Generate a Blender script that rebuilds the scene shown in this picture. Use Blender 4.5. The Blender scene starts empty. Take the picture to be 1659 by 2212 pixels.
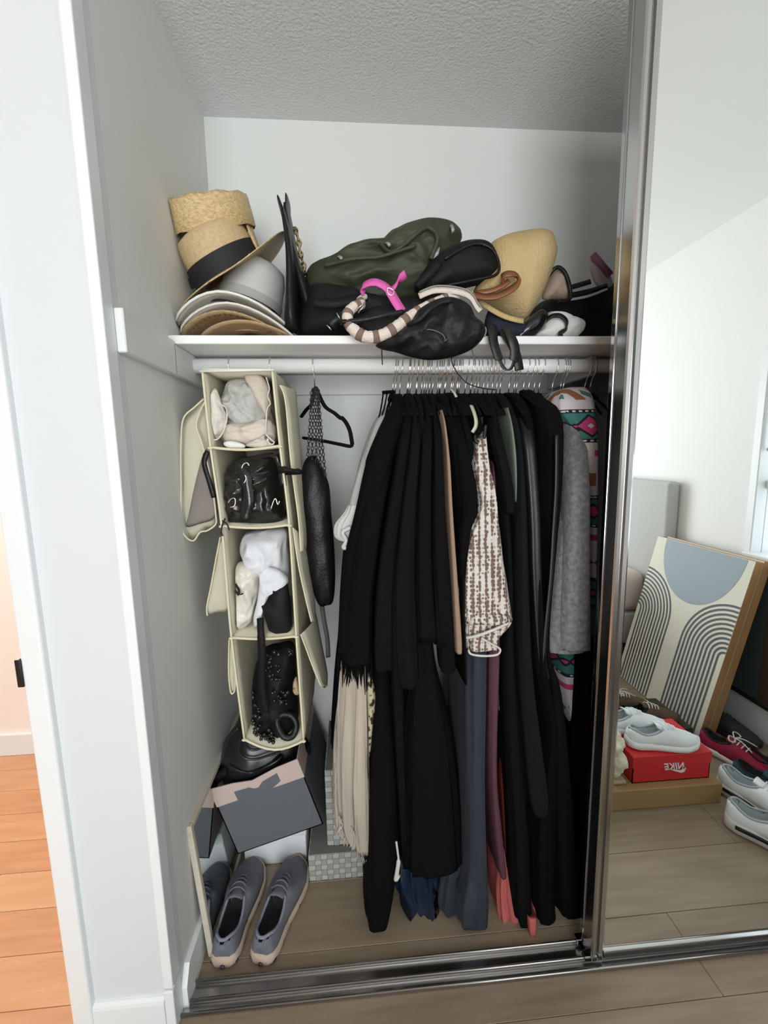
import bpy, bmesh, math, random
from mathutils import Vector, Matrix, noise
random.seed(7)
S = bpy.context.scene
COL = S.collection
# ------------------------------------------------------------------ camera
CAM = Vector((0.4496, -0.8583, 1.339)); FPX = 905.3; W, H = 1659.0, 2212.0
YAW, PITCH, ROLL = 0.0730, -0.1367, -0.0180
FW = Vector((math.sin(YAW)*math.cos(PITCH), math.cos(YAW)*math.cos(PITCH), math.sin(PITCH)))
_r = Vector((math.cos(YAW), -math.sin(YAW), 0)); _u = _r.cross(FW)
RT = math.cos(ROLL)*_r + math.sin(ROLL)*_u; UP = -math.sin(ROLL)*_r + math.cos(ROLL)*_u
cd = bpy.data.cameras.new('camera'); co = bpy.data.objects.new('camera', cd); COL.objects.link(co)
cd.sensor_fit = 'VERTICAL'; cd.sensor_height = 24.0; cd.lens = FPX/H*24.0; cd.clip_start = 0.02
m3 = Matrix((RT, UP, -FW)).transposed(); co.matrix_world = Matrix.Translation(CAM) @ m3.to_4x4()
S.camera = co
# ------------------------------------------------------------------ world, lights, exposure
w = bpy.data.worlds.new('world'); S.world = w; w.use_nodes = True
bg = w.node_tree.nodes['Background']; bg.inputs[0].default_value = (0.86, 0.93, 1.0, 1); bg.inputs[1].default_value = 0.55
S.view_settings.view_transform = 'Standard'; S.view_settings.look = 'None'
S.view_settings.gamma = 1.0; S.view_settings.use_curve_mapping = False; S.view_settings.exposure = 0.0
def area(name, loc, aim, sx, sy, power, col):
    l = bpy.data.lights.new(name, 'AREA'); l.shape = 'RECTANGLE'; l.size = sx; l.size_y = sy; l.energy = power; l.color = col
    o = bpy.data.objects.new(name, l); COL.objects.link(o); o.location = loc
    d = (Vector(aim)-Vector(loc)).normalized(); o.rotation_euler = d.to_track_quat('-Z', 'Y').to_euler(); return o
area('rear_fill_light', (0.38, -3.42, 1.15), (0.45, 0, 1.25), 1.65, 1.95, 104, (0.91, 0.965, 0.985))  # added main fill, set at an unseen window behind the camera
area('side_window_daylight', (2.62, -0.70, 1.10), (0, -0.70, 1.10), 2.4, 1.5, 20, (0.86, 0.95, 1.0))
area('hall_fill_light', (-1.0, 0.55, 2.38), (-1.0, 0.55, 0), 0.5, 0.5, 25, (1.0, 0.84, 0.72))  # added warm fill to brighten the hall, no fixture in view
# ------------------------------------------------------------------ helpers
def ray(px, py): return FW + RT*((px-W/2)/FPX) + UP*((H/2-py)/FPX)
def at(px, py, x=None, y=None, z=None):
    d = ray(px, py)
    t = (x-CAM.x)/d.x if x is not None else (y-CAM.y)/d.y if y is not None else (z-CAM.z)/d.z
    return CAM + d*t
YM = 0.035
def mir(p): return Vector((p[0], 2*YM-p[1], p[2]))          # the room side of the door mirror
def lerp(a, b, t): return a+(b-a)*t
def interp(tab, t):
    if t <= tab[0][0]: return tab[0][1]
    for (a, va), (b, vb) in zip(tab, tab[1:]):
        if t <= b: return lerp(va, vb, (t-a)/(b-a))
    return tab[-1][1]
def catmull(pts, n, closed=False):
    P = [Vector(p) for p in pts]; out = []; m = len(P)
    segs = m if closed else m-1
    for i in range(segs):
        if closed: a, b, c, d = P[(i-1) % m], P[i], P[(i+1) % m], P[(i+2) % m]
        else: a, b, c, d = P[max(i-1, 0)], P[i], P[i+1], P[min(i+2, m-1)]
        for k in range(n):
            t = k/n
            out.append(0.5*((2*b)+(c-a)*t+(2*a-5*b+4*c-d)*t*t+(3*b-a-3*c+d)*t*t*t))
    if not closed: out.append(P[-1].copy())
    return out
MATS = {}
def mat(name, col, rough=0.6, metal=0.0, col2=None, vscale=6.0, vlo=0.35, vhi=0.65, bump=None, bscale=60.0, stretch=(1, 1, 1), sheen=0.0, spec=None, emit=None, alpha=None, trans=0.0, coat=0.0, wr=None):
    m = bpy.data.materials.new(name); m.use_nodes = True; nt = m.node_tree; b = nt.nodes['Principled BSDF']
    b.inputs['Base Color'].default_value = (*col, 1); b.inputs['Roughness'].default_value = rough; b.inputs['Metallic'].default_value = metal
    if sheen: b.inputs['Sheen Weight'].default_value = sheen
    if spec is not None: b.inputs['Specular IOR Level'].default_value = spec
    if coat: b.inputs['Coat Weight'].default_value = coat
    if trans: b.inputs['Transmission Weight'].default_value = trans
    if alpha is not None: b.inputs['Alpha'].default_value = alpha
    if emit: b.inputs['Emission Color'].default_value = (*emit[:3], 1); b.inputs['Emission Strength'].default_value = emit[3]
    tc = nt.nodes.new('ShaderNodeTexCoord'); mp = nt.nodes.new('ShaderNodeMapping'); mp.inputs['Scale'].default_value = stretch
    nt.links.new(tc.outputs['Object'], mp.inputs[0])
    if col2 is not None:
        n = nt.nodes.new('ShaderNodeTexNoise'); n.inputs['Scale'].default_value = vscale; n.inputs['Detail'].default_value = 5
        r = nt.nodes.new('ShaderNodeValToRGB'); r.color_ramp.elements[0].position = vlo; r.color_ramp.elements[1].position = vhi
        r.color_ramp.elements[0].color = (*col, 1); r.color_ramp.elements[1].color = (*col2, 1)
        nt.links.new(mp.outputs[0], n.inputs['Vector']); nt.links.new(n.outputs['Fac'], r.inputs[0]); nt.links.new(r.outputs[0], b.inputs['Base Color'])
    if bump:
        t = nt.nodes.new('ShaderNodeTexNoise'); t.inputs['Scale'].default_value = bscale; t.inputs['Detail'].default_value = 4
        bu = nt.nodes.new('ShaderNodeBump'); bu.inputs['Strength'].default_value = bump; bu.inputs['Distance'].default_value = 0.004
        nt.links.new(mp.outputs[0], t.inputs['Vector']); nt.links.new(t.outputs['Fac'], bu.inputs['Height']); nt.links.new(bu.outputs[0], b.inputs['Normal'])
    if wr:                                   # fine creases: ridged noise under the weave
        t2 = nt.nodes.new('ShaderNodeTexNoise'); t2.noise_type = 'RIDGED_MULTIFRACTAL'; t2.normalize = True
        t2.inputs['Scale'].default_value = wr[0]; t2.inputs['Detail'].default_value = 2.5; t2.inputs['Distortion'].default_value = 0.6
        b2 = nt.nodes.new('ShaderNodeBump'); b2.inputs['Strength'].default_value = wr[1]; b2.inputs['Distance'].default_value = 0.03
        nt.links.new(mp.outputs[0], t2.inputs['Vector']); nt.links.new(t2.outputs['Fac'], b2.inputs['Height'])
        if bump: nt.links.new(b2.outputs[0], bu.inputs['Normal'])
        else: nt.links.new(b2.outputs[0], b.inputs['Normal'])
    MATS[name] = m; return m
CLAMP = [None]                               # keeps soft things on their shelf or inside their compartment
class MB:
    def __init__(s): s.v = []; s.f = []; s.mi = []
    def add(s, vs, fs, mi=0):
        b = len(s.v); s.v += [Vector(p) for p in vs]; s.f += [tuple(i+b for i in f) for f in fs]; s.mi += [mi]*len(fs); return s
    def box(s, lo, hi, M=None, mi=0):
        (a, b, c), (d, e, f) = lo, hi
        vs = [Vector(p) for p in ((a,b,c),(d,b,c),(d,e,c),(a,e,c),(a,b,f),(d,b,f),(d,e,f),(a,e,f))]
        if M: vs = [M @ p for p in vs]
        return s.add(vs, [(0,3,2,1),(4,5,6,7),(0,1,5,4),(1,2,6,5),(2,3,7,6),(3,0,4,7)], mi)
    def rbox(s, lo, hi, r=0.006, seg=2, M=None):
        bm = bmesh.new(); bmesh.ops.create_cube(bm, size=1.0)
        L = Vector(lo); Hh = Vector(hi); c = (L+Hh)/2; d = Hh-L
        for v in bm.verts: v.co = Vector((v.co.x*d.x, v.co.y*d.y, v.co.z*d.z))+c
        bmesh.ops.bevel(bm, geom=bm.edges[:], offset=min(r, min(d)*0.49), segments=seg, affect='EDGES', profile=0.5)
        bm.verts.index_update(); vs = [(M @ v.co if M else v.co.copy()) for v in bm.verts]; fs = [tuple(v.index for v in f.verts) for f in bm.faces]; bm.free()
        return s.add(vs, fs)
    def loft(s, rings, cap0=True, cap1=True, closed=True, mi=0):
        n = len(rings[0]); b = len(s.v)
        for r in rings: s.v += [Vector(p) for p in r]
        fs = []
        for i in range(len(rings)-1):
            for j in range(n if closed else n-1):
                k = (j+1) % n
                fs.append((b+i*n+j, b+i*n+k, b+(i+1)*n+k, b+(i+1)*n+j))
        if cap0: fs.append(tuple(b+j for j in range(n))[::-1])
        if cap1: fs.append(tuple(b+(len(rings)-1)*n+j for j in range(n)))
        s.f += fs; s.mi += [mi]*len(fs); return s
    def tube(s, path, r, seg=8, closed=False, flat=1.0, ref=None, mi=0):
        P = [Vector(p) for p in path]; n = len(P); rings = []; prev = ref
        for i in range(n):
            a = P[(i-1) % n] if closed else P[max(i-1, 0)]; c = P[(i+1) % n] if closed else P[min(i+1, n-1)]
            t = (c-a)
            if t.length < 1e-9: t = Vector((0, 0, 1))
            t.normalize()
            if prev is None: prev = Vector((0, 0, 1)) if abs(t.z) < 0.9 else Vector((1, 0, 0))
            nn = prev-t*prev.dot(t)
            if nn.length < 1e-6: nn = t.orthogonal()
            nn.normalize(); bb = t.cross(nn)
            if ref is None: prev = nn
            rr = r[i] if isinstance(r, (list, tuple)) else r
            rings.append([P[i]+nn*math.cos(2*math.pi*k/seg)*rr*flat+bb*math.sin(2*math.pi*k/seg)*rr for k in range(seg)])
        if closed: rings.append(rings[0])
        return s.loft(rings, not closed, not closed, mi=mi)
    def strip(s, path, wid, th=0.0015, ref=Vector((0, 1, 0))):
        """flat band along path; ref = the direction across its width"""
        P = [Vector(p) for p in path]; rings = []
        for i in range(len(P)):
            t = (P[min(i+1, len(P)-1)]-P[max(i-1, 0)]).normalized(); rf = ref[i] if isinstance(ref, list) else ref
            a = (rf-t*rf.dot(t))
            a = a.normalized() if a.length > 1e-6 else t.orthogonal(); b = t.cross(a)
            ww = (wid[i] if isinstance(wid, list) else wid)/2
            rings.append([P[i]+a*ww+b*th/2, P[i]-a*ww+b*th/2, P[i]-a*ww-b*th/2, P[i]+a*ww-b*th/2])
        return s.loft(rings)
    def lathe(s, prof, c=(0, 0, 0), seg=32, M=None, sx=1.0, sy=1.0, cap0=False, cap1=False):
        rings = []
        for (r, z) in prof:
            rg = [Vector((math.cos(2*math.pi*k/seg)*r*sx, math.sin(2*math.pi*k/seg)*r*sy, z)) for k in range(seg)]
            rings.append([(M @ p if M else p)+Vector(c) for p in rg])
        return s.loft(rings, cap0, cap1)
    def blob(s, c, rad, sub=3, amp=0.0, fr=8.0, seed=0.0, M=None):
        bm = bmesh.new(); bmesh.ops.create_icosphere(bm, subdivisions=sub, radius=1.0); bm.verts.index_update()
        vs = []
        for v in bm.verts:
            d = v.co.normalized(); p = Vector((d.x*rad[0], d.y*rad[1], d.z*rad[2]))
            k = noise.noise(p*fr+Vector((seed, seed*1.7, -seed))) + 0.5*noise.noise(p*fr*2.3+Vector((seed, 3, seed)))
            p = p + d*amp*k
            vs.append((M @ p if M else p)+Vector(c))
        fs = [tuple(v.index for v in f.verts) for f in bm.faces]; bm.free(); return s.add(vs, fs)
    def puff(s, outline, th, rings=9, amp=0.0, fr=12.0, seed=0.0, power=0.55, n=4, smooth=True, aniso=(1, 1, 1), back=True, shift=Vector((0, 1, 0)), sharp=0.0):
        """a soft body: world-space outline, inflated by +-th/2 across the outline's plane, wrinkled by noise"""
        O = catmull(outline, n, True) if smooth else [Vector(p) for p in outline]
        c = sum(O, Vector())/len(O); N = len(O)
        def side(sg):
            R = []
            for i in range(rings+1):
                q = i/rings; k = 1-q
                h = (1-k**2.2)**power if k < 1 else 0
                rg = []
                for p in O:
                    b = c+(p-c)*k
                    pp = Vector((b.x*aniso[0], b.y*aniso[1], b.z*aniso[2]))
                    nz = noise.noise(pp*fr+Vector((seed, seed, seed)))+0.5*noise.noise(pp*fr*2.1+Vector((-seed, seed, 2)))
                    if sharp:
                        wp = pp+Vector((noise.noise(pp*fr*.6), noise.noise(pp*fr*.6+Vector((9, 0, 0))), noise.noise(pp*fr*.6+Vector((0, 7, 0)))))*(.5/fr)
                        nz += sharp*(.45-1.7*abs(noise.noise(wp*fr*.9+Vector((seed*2, 5, seed)))))+sharp*.5*(.4-1.6*abs(noise.noise(wp*fr*2+Vector((seed, 2, 1)))))
                    rg.append(b+shift*(sg*th/2*h)+shift*(amp*nz*min(1, q*4)*sg))
                R.append(rg)
            return R
        a = side(-1); b0 = len(s.v)
        s.loft(a, False, True)
        if back: s.loft(side(1), False, True)
        return s
    def build(s, name, m, parent=None, smooth=True, base=None, recalc=True, tris=False):
        if CLAMP[0]:
            for p in s.v: CLAMP[0](p)
        me = bpy.data.meshes.new(name)
        off = base if base is not None else (root_loc(parent) if parent is not None else Vector((0, 0, 0)))
        me.from_pydata([tuple(p-off) for p in s.v], [], s.f)
        ms = m if isinstance(m, (list, tuple)) else [m]
        for q in ms: me.materials.append(q)
        if len(ms) > 1: me.polygons.foreach_set('material_index', s.mi)
        if recalc:
            bm = bmesh.new(); bm.from_mesh(me); bmesh.ops.remove_doubles(bm, verts=bm.verts[:], dist=1e-6); bmesh.ops.recalc_face_normals(bm, faces=bm.faces[:]); bm.to_mesh(me); bm.free()
        if smooth: me.polygons.foreach_set('use_smooth', [True]*len(me.polygons))
        o = bpy.data.objects.new(name, me); COL.objects.link(o)
        if parent is not None: o.parent = parent
        else: o.location = off
        return o
def root_loc(o):
    while o.parent is not None: o = o.parent
    return Vector(o.location) if o.rotation_euler.z == 0 and o.rotation_euler.x == 0 and o.rotation_euler.y == 0 else Vector((0, 0, 0))
def tag(o, label=None, cat=None, group=None, kind=None):
    if label: o['label'] = label
    if cat: o['category'] = cat
    if group: o['group'] = group
    if kind: o['kind'] = kind
    return o
def root(name, label, cat, loc, group=None):
    o = bpy.data.objects.new(name, None); COL.objects.link(o); o.location = loc; o.empty_display_size = 0.05
    return tag(o, label, cat, group)
def base_of(mb):
    lo = Vector((min(p.x for p in mb.v), min(p.y for p in mb.v), min(p.z for p in mb.v))); hi = Vector((max(p.x for p in mb.v), max(p.y for p in mb.v), max(p.z for p in mb.v)))
    return Vector(((lo.x+hi.x)/2, (lo.y+hi.y)/2, lo.z))
def solo(mb, name, m, label, cat, group=None, smooth=True):
    return tag(mb.build(name, m, None, smooth, base=base_of(mb)), label, cat, group)
def struct(mb, name, m, parent=None, smooth=False, label=None):
    o = mb.build(name, m, parent, smooth)
    if parent is None: o['kind'] = 'structure'
    return o
def copy_tree(o, parent=None):
    c = o.copy(); COL.objects.link(c)
    if parent is not None: c.parent = parent
    for ch in list(o.children): copy_tree(ch, c)
    return c
def px(pts, y): return [at(a, b, y=y) for a, b in pts]
def px3(pts): return [at(a, b, y=c) for a, b, c in pts]
# ------------------------------------------------------------------ materials
WALL = mat('white_wall_paint', (0.75, 0.755, 0.73), 0.85, bump=0.05, bscale=260)
CEIL = mat('textured_ceiling_plaster', (0.74, 0.74, 0.735), 0.95, bump=0.9, bscale=135)
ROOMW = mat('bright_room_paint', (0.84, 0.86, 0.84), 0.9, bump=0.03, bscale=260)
DIMW = mat('bounce_cut_wall_tone', (0.36, 0.36, 0.34), 0.9, bump=0.03, bscale=260)  # unseen walls, toned dark to cut bounce light into the closet
PIERW = mat('cool_grey_pier_paint', (0.66, 0.685, 0.71), 0.6, bump=0.03, bscale=200)
TRIM = mat('gloss_white_trim_paint', (0.79, 0.81, 0.82), 0.32, bump=0.04, bscale=40)
HALLW = mat('warm_hall_paint', (0.88, 0.80, 0.74), 0.9, bump=0.04, bscale=200)
OAK = [mat('grey_oak_plank', c, 0.42, col2=c2, vscale=3.0, stretch=(1.2, 14, 14), bump=0.08, bscale=40) for c, c2 in
       [((0.25, 0.190, 0.132), (0.315, 0.246, 0.174)), ((0.265, 0.20, 0.139), (0.33, 0.257, 0.183)), ((0.235, 0.180, 0.126), (0.30, 0.235, 0.168))]]
ORANGE = [mat('orange_wood_plank', c, 0.38, col2=c2, vscale=3.0, stretch=(1.5, 12, 12), bump=0.08, bscale=30) for c, c2 in
          [((0.56, 0.29, 0.15), (0.63, 0.35, 0.19)), ((0.52, 0.26, 0.13), (0.60, 0.32, 0.17)), ((0.60, 0.33, 0.175), (0.65, 0.38, 0.215))]]
GAP = mat('dark_plank_joint', (0.09, 0.07, 0.055), 0.9)
CHROME = mat('brushed_chrome', (0.55, 0.55, 0.55), 0.20, 1.0, bump=0.02, bscale=300, stretch=(1, 1, 0.02))
CHROMED = mat('polished_chrome', (0.42, 0.42, 0.43), 0.07, 1.0)
STEEL = mat('track_steel', (0.42, 0.41, 0.40), 0.24, 1.0, bump=0.03, bscale=120, stretch=(0.05, 1, 1))
WIRE = mat('hook_wire_chrome', (0.78, 0.78, 0.78), 0.16, 1.0)
MIRROR = mat('silvered_glass', (0.93, 0.955, 0.945), 0.005, 1.0)
MIRROR2 = mat('dim_silvered_glass', (0.58, 0.62, 0.60), 0.04, 1.0)
ROD = mat('white_painted_pole', (0.90, 0.90, 0.89), 0.36, bump=0.35, bscale=30, stretch=(0.25, 1, 1))
BLACKM = mat('black_metal', (0.012, 0.012, 0.013), 0.4, 0.3)

# ------------------------------------------------------------------ setting
XR, ZC, YB, YREAR = 2.31, 2.435, 0.702, -3.6
def planks(parent_name, x0, x1, rows, length, mats, gap=0.0012, th=0.012, offs=None):
    """one slab of joint colour, with each plank an object of its own lying on it"""
    g = MB(); ys = [rows[0], rows[-1]]
    g.box((x0, min(ys), -0.06), (x1, max(ys), -th*0.55)); fl = struct(g, parent_name, GAP)
    k = 0
    for i in range(len(rows)-1):
        a, b = sorted((rows[i], rows[i+1])); st = x0-(offs[i] if offs else random.random()*length)
        while st < x1:
            e = st+length
            u, v = max(st, x0), min(e, x1)
            if v-u > 0.02:
                q = MB(); q.rbox((u+gap/2, a+gap/2, -th), (v-gap/2, b-gap/2, random.uniform(-0.0004, 0)), 0.0008, 1)
                q.build('plank', mats[(k*7+i*5) % 3 if (k+i) % 2 else (k+i) % 3], fl, smooth=False); k += 1
            st = e
    return fl
pitch = 0.186
rows = [0.125-0.0+pitch*k for k in range(4)][::-1]
ya = mir((0, 0.131, 0)).y                                         # joint seen in the mirror
rws = sorted([ya+pitch*k for k in range(-19, 4)]); rws = [r for r in rws if -3.6 < r < 0.70]; rws = [YREAR]+rws+[YB]
xo = at(1440, 1972, z=0).x
planks('floor', -0.235, XR, rws, 1.38, OAK, offs=[(1.38-((xo-(-0.235)) % 1.38)) if abs(r-(ya)) < 0.01 else random.random()*1.38 for r in rws])
planks('floor_hall', -2.3, -0.235, [YREAR]+[-0.06+0.123*k for k in range(0, 9)]+[1.04], 1.9, ORANGE)
m = MB(); m.box((-0.14, 0.05, 0), (0, YB+0.1, ZC)); struct(m, 'wall_left', WALL)
m = MB(); m.box((-0.14, YB, 0), (XR+0.1, YB+0.12, ZC)); struct(m, 'wall_back', WALL)
m = MB(); m.box((XR, YREAR, 0), (XR+0.12, -0.90, ZC)); m.box((XR, -0.90, 0), (XR+0.12, -0.01, 0.84)); m.box((XR, -0.90, 2.05), (XR+0.12, -0.01, ZC)); m.box((XR, -0.01, 0), (XR+0.12, YB+0.12, ZC)); struct(m, 'wall_right', ROOMW)
m = MB()
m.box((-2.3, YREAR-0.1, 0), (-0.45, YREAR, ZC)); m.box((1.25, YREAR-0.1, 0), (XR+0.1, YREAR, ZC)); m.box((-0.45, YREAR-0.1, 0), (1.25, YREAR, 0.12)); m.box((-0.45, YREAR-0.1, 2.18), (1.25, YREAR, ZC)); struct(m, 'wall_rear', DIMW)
m = MB(); m.box((-0.14, 0.02, ZC), (XR+0.12, 1.2, ZC+0.08)); struct(m, 'ceiling', CEIL)
m = MB(); m.box((-2.4, YREAR-0.1, ZC), (XR+0.12, 0.02, ZC+0.08)); m.box((-2.4, 0.02, ZC), (-0.14, 1.2, ZC+0.08)); struct(m, 'ceiling_room', ROOMW)
m = MB(); m.box((-2.4, 1.035, 0), (-0.14, 1.15, ZC)); struct(m, 'wall_hall', HALLW)
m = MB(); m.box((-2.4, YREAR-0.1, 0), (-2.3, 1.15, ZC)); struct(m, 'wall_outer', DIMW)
m = MB(); m.box((-0.223, 0.061, 0), (-0.1405, 1.034, ZC)); struct(m, 'wall_partition', HALLW)
m = MB(); m.rbox((-2.3, 1.018, 0), (-0.235, 1.036, 0.105), 0.004, 2); struct(m, 'baseboard_hall', TRIM)
# the pier between the doorway and the closet
m = MB(); m.box((-0.180, 0.0, 0), (-0.0, 0.05, ZC)); struct(m, 'wall_front', PIERW)
m = MB(); m.rbox((-0.224, -0.016, 0), (-0.180, 0.06, ZC), 0.005, 3); c1 = struct(m, 'trim_1', TRIM)
m = MB(); m.rbox((-0.2265, -0.017, 0.888), (-0.2245, 0.02, 0.946), 0.0008, 2); m.rbox((-0.2325, -0.0195, 0.888), (-0.2205, -0.0160, 0.946), 0.0015, 2)
m.build('strike_plate', BLACKM, c1)
m = MB(); m.rbox((-0.0215, -0.009, 0.118), (0.0005, 0.03, ZC), 0.003, 2); t2 = struct(m, 'trim_2', TRIM)
m = MB(); m.rbox((-0.0215, -0.011, 0), (0.0005, 0.03, 0.114), 0.003, 2); m.build('plinth', TRIM, t2, smooth=False)
# base of the pier with a rounded upper edge
prof = [(0, 0), (-0.012, 0), (-0.012, 0.082), (-0.0105, 0.090), (-0.005, 0.0955), (0, 0.097)]
m = MB(); m.loft([[(-0.180, y, z) for y, z in prof], [(-0.0215, y, z) for y, z in prof]]); struct(m, 'baseboard_front', TRIM)
m = MB(); pr = [(0.30, 0), (0.03, 0.0), (0.03, 0.06), (0.055, 0.10), (YB, 0.10), (YB, 0)]
m.loft([[(0.0, y, z) for y, z in pr[1:]], [(0.013, y, z) for y, z in pr[1:]]]); struct(m, 'baseboard_left', TRIM)
m = MB(); m.rbox((0, YB-0.013, 0), (XR, YB, 0.10), 0.004, 2); struct(m, 'baseboard_back', TRIM)
m = MB(); m.rbox((XR-0.016, YREAR, 0), (XR, -0.05, 0.165), 0.004, 2); struct(m, 'baseboard_right', TRIM)
# room window beside the closet and an unseen big one added behind for fill light
def window(name, P, n, axis, shade=None):
    """P = (a0,a1,z0,z1) opening; axis 'x' = in the right wall, 'y' = in the rear wall; frame, sash bars, panes, shade"""
    a0, a1, z0, z1 = P
    def bx(m, A0, A1, Z0, Z1, d0, d1):
        if axis == 'x': m.rbox((XR+d0, A0, Z0), (XR+d1, A1, Z1), 0.004, 1)
        else: m.rbox((A0, YREAR-d1, Z0), (A1, YREAR-d0, Z1), 0.004, 1)
    m = MB()
    bx(m, a0-0.03, a1+0.03, z0-0.03, z0+0.012, -0.03, 0.1); bx(m, a0-0.03, a1+0.03, z1, z1+0.05, -0.012, 0.1); bx(m, a0-0.04, a0, z0, z1, -0.012, 0.1); bx(m, a1, a1+0.04, z0, z1, -0.012, 0.1)
    wo = struct(m, name, TRIM)
    for k in range(1, n):
        m = MB(); q = lerp(a0, a1, k/n); bx(m, q-0.018, q+0.018, z0, z1, 0.03, 0.06); m.build('mullion', TRIM, wo, smooth=False)
    zs = 1.17 if axis == 'x' else lerp(z0, z1, .5)
    m = MB(); bx(m, a0, a1, zs-0.02, zs+0.02, 0.03, 0.06); m.build('sash_rail', TRIM, wo, smooth=False)
    for k in range(n):
        for zz0, zz1 in ((z0, zs-0.02), (zs+0.02, z1)):
            m = MB(); u, v = lerp(a0, a1, k/n), lerp(a0, a1, (k+1)/n)
            if axis == 'x': m.box((XR+0.043, u, zz0), (XR+0.047, v, zz1))
            else: m.box((u, YREAR-0.047, zz0), (v, YREAR-0.043, zz1))
            m.build('pane', PANE, wo, smooth=False)
    if shade:
        m = MB(); bx(m, a0+0.01, a1-0.01, shade, z1, 0.012, 0.015); m.tube([(XR+0.014, a0+0.01, shade), (XR+0.014, a1-0.01, shade)], 0.008, 8); m.build('roller_shade', mat('grey_shade_cloth', (0.55, 0.58, 0.58), 0.9), wo, smooth=False)
    return wo
PANE = bpy.data.materials.new('clear_window_glass'); PANE.use_nodes = True
nt = PANE.node_tree; nt.nodes.remove(nt.nodes['Principled BSDF'])
g1 = nt.nodes.new('ShaderNodeBsdfTransparent'); g2 = nt.nodes.new('ShaderNodeBsdfGlossy'); g2.inputs['Roughness'].default_value = 0.02
fr = nt.nodes.new('ShaderNodeFresnel'); mx = nt.nodes.new('ShaderNodeMixShader')
mx.inputs[0].default_value = 0.06; nt.links.new(g1.outputs[0], mx.inputs[1]); nt.links.new(g2.outputs[0], mx.inputs[2]); nt.links.new(mx.outputs[0], nt.nodes['Material Output'].inputs[0])
window('window_1', (-0.86, -0.05, 0.84, 2.05), 1, 'x', 1.33)
window('added_rear_window', (-0.43, 1.23, 0.12, 2.18), 2, 'y')  # unseen window, added as the opening for the rear fill
# ------------------------------------------------------------------ closet fittings
m = MB(); m.rbox((0.0, 0.272, 1.622), (XR, YB, 1.643), 0.002, 1)
solo(m, 'closet_shelf', mat('white_shelf_board', (0.88, 0.88, 0.87), 0.38), 'long white board shelf across the closet, holding the hats and bags', 'shelf', smooth=False)
r = root('shelf_support', 'white wooden shelf supports fixed along the closet walls, the middle one holding the pole', 'shelf support', (0.6, 0.65, 1.545))
SUP = mat('white_cleat_paint', (0.74, 0.74, 0.72), 0.5)
m = MB(); m.rbox((0.0, 0.028, 1.545), (0.018, 0.268, 1.628), 0.002, 1); m.rbox((0.0, 0.262, 1.545), (0.018, YB, 1.621), 0.002, 1); m.build('side_cleat', SUP, r, smooth=False)
m = MB(); m.rbox((0.018, YB-0.018, 1.552), (XR, YB, 1.621), 0.002, 1); m.build('back_cleat', SUP, r, smooth=False)
m = MB(); m.rbox((1.172, 0.40, 1.563), (1.190, YB-0.018, 1.621), 0.002, 1); m.build('middle_bracket', SUP, r, smooth=False)
m = MB(); m.tube([(0.0, 0.40, 1.594), (XR, 0.40, 1.588)], 0.0205, 24)
for v in m.v: v.z += 0.0012*math.sin(v.x*31)*math.sin(v.x*13+1)
solo(m, 'closet_pole', ROD, 'round white painted closet pole under the shelf, carrying all the hangers', 'closet rod')
# floor track: base plate, three ridges
r = root('door_track', 'shiny metal double floor track of the sliding closet door', 'door track', (0.5, 0.045, 0))
m = MB(); m.rbox((0.0, 0.012, 0.0), (XR, 0.088, 0.003), 0.001, 1); m.build('track_plate', STEEL, r, smooth=False)
for y0, hh in ((0.013, 0.010), (0.037, 0.013), (0.076, 0.013)):
    m = MB(); m.rbox((0.0, y0-0.0025, 0.002), (XR, y0+0.0025, hh), 0.002, 2); m.tube([(0, y0, hh), (XR, y0, hh)], 0.0035, 8); m.build('guide_rail', STEEL, r)
for yy in (0.037, 0.076):
    m = MB(); m.rbox((1.02, yy-0.010, 0.012), (1.055, yy+0.010, 0.026), 0.003, 2); m.build('roller_guide', CHROMED, r, smooth=False)
# sliding mirror door
d = bpy.data.objects.new('door_1', None); COL.objects.link(d); d.location = (1.05, YM, 0); d['kind'] = 'structure'
DX = 1.036
m = MB()   # stile: a hollow extrusion with lips
sec = [(0, 0.038), (0, -0.006), (0.003, -0.010), (0.010, -0.010), (0.0135, -0.006), (0.0155, 0.0), (0.019, 0.0), (0.021, -0.007), (0.030, -0.008), (0.036, -0.003), (0.036, 0.038)]
m.loft([[(DX+a, YM+b, 0.016) for a, b in sec], [(DX+a, YM+b, 2.30) for a, b in sec]]); m.build('frame_stile', CHROME, d, smooth=False)
m = MB(); m.rbox((DX-0.003, YM+0.030, 0.016), (DX+0.004, YM+0.046, 2.30), 0.002, 2); m.build('stile_flange', CHROMED, d, smooth=False)
m = MB(); m.rbox((DX+0.036, YM-0.006, 0.012), (XR-0.002, YM+0.026, 0.036), 0.003, 2); m.build('bottom_rail', CHROME, d, smooth=False)
m = MB(); m.rbox((DX+0.036, YM-0.006, 2.27), (XR-0.002, YM+0.026, 2.30), 0.003, 2); m.build('top_rail', CHROME, d, smooth=False)
m = MB(); m.box((DX+0.034, YM, 0.034), (XR-0.004, YM+0.005, 2.275)); m.build('mirror_pane', MIRROR, d, smooth=False)
m = MB(); m.box((DX+0.034, YM+0.006, 0.034), (XR-0.004, YM+0.018, 2.275)); m.build('backing_board', mat('door_backing', (0.12, 0.11, 0.10), 0.8), d, smooth=False)
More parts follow.
